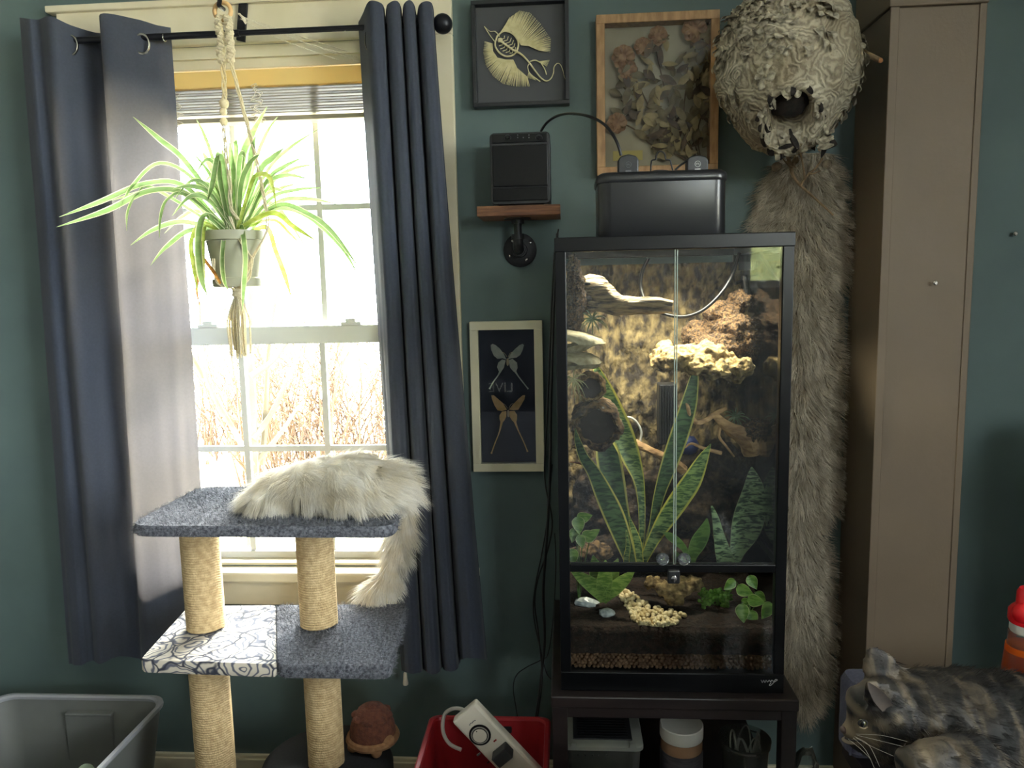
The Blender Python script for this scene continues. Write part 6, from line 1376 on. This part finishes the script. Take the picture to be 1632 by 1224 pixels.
# ears: thin tapering shells
mb.tube(curve([P(1418,1098,YT+.012),P(1404,1068,YT+.012),P(1392,1044,YT+.012),P(1386,1030,YT+.012)],4), [.030]*1+[.028]*3+[.024]*3+[.018]*2+[.012]*2+[.006,.003], 12, squash=.26)
mb.tube(curve([P(1418,1136,YT-.05),P(1402,1112,YT-.056),P(1388,1094,YT-.062),P(1380,1083,YT-.066)],4), [.026]*1+[.026]*3+[.020]*3+[.014]*2+[.009]*2+[.005,.003], 12, squash=.26)
me = fuse(mb, .0042, 3); cb2 = Vector((P(1540,1160,YT).x, YT, ZT))
cat2 = thing('cat', 'brown tabby cat lying at the lower right, looking left', 'cat', cb2, 'cats')
TONE = [((1352,1135),12,.9),((1350,1155),9,.9),((1372,1140),9,.6),((1372,1163),10,.7),((1362,1182),14,.7),((1352,1176),8,.8),((1395,1150),16,.35),((1390,1168),14,.4),((1384,1180),12,.45),((1400,1205),12,.3),((1378,1082),6,.8),((1424,1136),8,.6),((1386,1032),7,.7),((1381,1052),6,.6),((1400,1100),14,.3),((1368,1108),10,.4),
 ((1392,1158),5,-.9),((1402,1164),5,-.9),((1413,1170),6,-.9),((1425,1176),7,-.9),((1360,1120),4,-.8),((1366,1108),4,-.8),((1374,1098),4,-.8),((1376,1124),4,-.8),((1384,1112),4,-.8),((1362,1151),5,-.7),((1405,1186),5,-.8),((1420,1192),6,-.8),((1404,1062),12,-.7),((1408,1120),8,-.6),((1440,1160),10,-.5),((1455,1100),10,-.5),((1430,1210),8,-.6),((1460,1216),7,-.8),((1490,1212),7,-.8),((1475,1206),6,.9),((1446,1212),7,.9),((1505,1206),6,.8)]
def tones(pts):
    v = np.asarray(pts, float); t = np.zeros(len(v))          # markings by place on the coat (side view of the head)
    for (c, s_, k) in TONE: q = P(c[0],c[1],YT-.05); r_ = s_*PX(YT-.05); t += k*np.exp(-((v[:,0]-q.x)**2+(v[:,2]-q.z)**2)/(r_*r_))
    return np.clip(t, -1, 1)
def set_tone(me_, t): a_ = me_.attributes.new('tone', 'FLOAT', 'POINT'); a_.data.foreach_set('value', t.astype(np.float32))
vc_ = np.empty(len(me.vertices)*3, np.float32); me.vertices.foreach_get('co', vc_); set_tone(me, tones(vc_.reshape(-1,3)))
p_, n_ = sample(me, 60000); part('body', shift(me, cb2), M_TAB, cat2, angle=0)
hx = P(1430,1130,YT).x; hd = p_[:,0] < hx
comb = np.c_[np.full(len(p_),1.0), np.full(len(p_),-.05), np.full(len(p_),-.55)]
L_ = np.where(hd, .007, .015); nose_c = np.array(P(1350,1165,YT)); L_ = np.where(np.linalg.norm(p_-nose_c,axis=1) < .035, .0035, L_)
earm = (p_[:,2] > P(1400,1080,YT).z) & hd; L_ = np.where(earm, .003, L_)
fm = furmesh(p_-np.array(cb2), n_, comb, L_, .0011, lift=.26, droop=.15, segs=3, jitter=.15, clump=.010); set_tone(fm, np.repeat(tones(p_), 8))
part('fur', fm, M_TAB, cat2, angle=0, kind='stuff')
e1 = P(1374,1151,YT-.052)
part('eye', MB().ball(e1, (.0052,.0050,.0040), 14, 10, Matrix.Rotation(.5,3,'Y')), mat('cat_eye', lin(74,72,44), rough=.08), cat2)
part('pupil', MB().ball(e1+Vector((-.0012,-.0044,.0)), (.0022,.0018,.0045), 10, 8), M_BLK, cat2)
part('eye_rim', MB().torus(e1+Vector((0,-.002,0)), .0052, .0013, 'Y', 18, 6, sz=.8), mat('eye_rim_dark', lin(24,20,18), rough=.6), cat2)
part('eye_rim', MB().tube(curve([e1+Vector((-.004,-.002,-.0055)),e1+Vector((.001,-.003,-.0068)),e1+Vector((.006,-.002,-.005))],3), .0009, 6), mat('eye_cream', lin(120,106,84), rough=.8), cat2)
part('nose', MB().ball(P(1344,1163,YT-.022), (.0042,.006,.0045), 10, 8), mat('cat_nose', lin(70,50,44), rough=.5), cat2)
part('mouth', MB().tube(curve([P(1347,1176,YT-.032),P(1358,1180,YT-.040),P(1376,1181,YT-.045),P(1396,1184,YT-.05)],3), .0013, 6), 'eye_rim_dark', cat2)
part('muzzle_patch', MB().ball(P(1354,1180,YT-.030), (.010,.009,.003), 12, 8), mat('cream_fur', lin(120,108,92), rough=.9), cat2)
mb = MB()
for (a_, b_, c_) in (((1362,1174),(1385,1188),(1402,1222)),((1365,1176),(1390,1190),(1424,1205)),((1366,1172),(1400,1180),(1440,1190)),((1360,1176),(1380,1196),(1396,1230)),((1364,1170),(1405,1172),(1446,1182)),((1352,1178),(1372,1194),(1388,1210))):
    mb.tube(curve([P(*a_,YT-.047),P(*b_,YT-.075),P(*c_,YT-.095)],5), .00028, 4)
part('whisker', mb, mat('whisker_white', lin(180,176,166), rough=.5), cat2)
part('inner_ear', MB().leaf([P(1414,1128,YT-.068),P(1402,1112,YT-.072),P(1390,1097,YT-.076),P(1384,1088,YT-.076)], [.015,.017,.010,.002], .2), mat('ear_pink', lin(60,49,41), lin(44,37,32), rough=.8, scale=60), cat2, angle=0)
# dish soap bottle
yb3 = -.905; bc = P(1634,1050,yb3); za, zb3 = ZT, P(1634,1004,yb3).z
bo = thing('soap_bottle', 'clear dish soap bottle with red cap behind the tabby cat', 'bottle', (bc.x,yb3,ZT))
def g2(name, col, ior=1.33):
    m = bpy.data.materials.new(name); m.use_nodes = True; MATS[name] = m; b_ = m.node_tree.nodes['Principled BSDF']; b_.inputs['Base Color'].default_value = col; b_.inputs['Roughness'].default_value = .06; b_.inputs['Transmission Weight'].default_value = .85; b_.inputs['IOR'].default_value = ior; return m
part('bottle', MB().lathe([(.030,ZT+.001),(.036,ZT+.006),(.038,ZT+.05),(.036,ZT+.085),(.028,zb3-.035),(.025,zb3-.022),(.0255,zb3-.005),(.020,zb3)], (bc.x,yb3,0), 32), M_CLEAR, bo)
part('soap', MB().lathe([(.028,ZT+.004),(.034,ZT+.008),(.036,ZT+.05),(.034,ZT+.085),(.027,zb3-.024),(.001,zb3-.024)], (bc.x,yb3,0), 32), mat('orange_soap', lin(240,120,40), rough=.2, alpha_trans=.6), bo)
part('collar', MB().lathe([(.022,zb3-.003),(.0235,zb3),(.0235,zb3+.012),(.020,zb3+.015)], (bc.x,yb3,0), 28), mat('white_collar', lin(214,210,200), rough=.4), bo)
ztop = P(1634,938,yb3).z
part('cap', MB().lathe([(.025,zb3+.012),(.0265,zb3+.016),(.0262,zb3+.030),(.022,zb3+.036),(.017,zb3+.040),(.0165,ztop-.006),(.013,ztop),(.001,ztop)], (bc.x,yb3,0), 28).ball((bc.x-.014,yb3-.01,zb3+.030), (.014,.016,.016), 12, 8), mat('red_cap', lin(214,24,34), rough=.25), bo)
part('label', MB().lathe([(.0385,ZT+.02),(.0388,ZT+.022),(.0372,ZT+.075),(.0368,ZT+.076)], (bc.x,yb3,0), 32), mat('label_white', lin(200,206,214), lin(90,120,170), rough=.5, scale=30), bo)
# sign on the wall behind the camera: its lettering shows mirrored in the glass of the moth frame
sg = thing('wall_sign', 'dark wall sign with pale LIVE lettering, mirrored in the moth frame glass', 'sign', (-.50,RY0,.40))
part('board', MB().box((-.95,RY0,.40),(-.10,RY0+.03,1.30)), mat('sign_slate', lin(46,50,60), rough=.8), sg, False, .004)
text('LIVE', .115, mat('sign_white', lin(236,236,232), rough=.6), sg, (-.54,RY0+.0305,.60), (-1,0,0), (0,0,1))
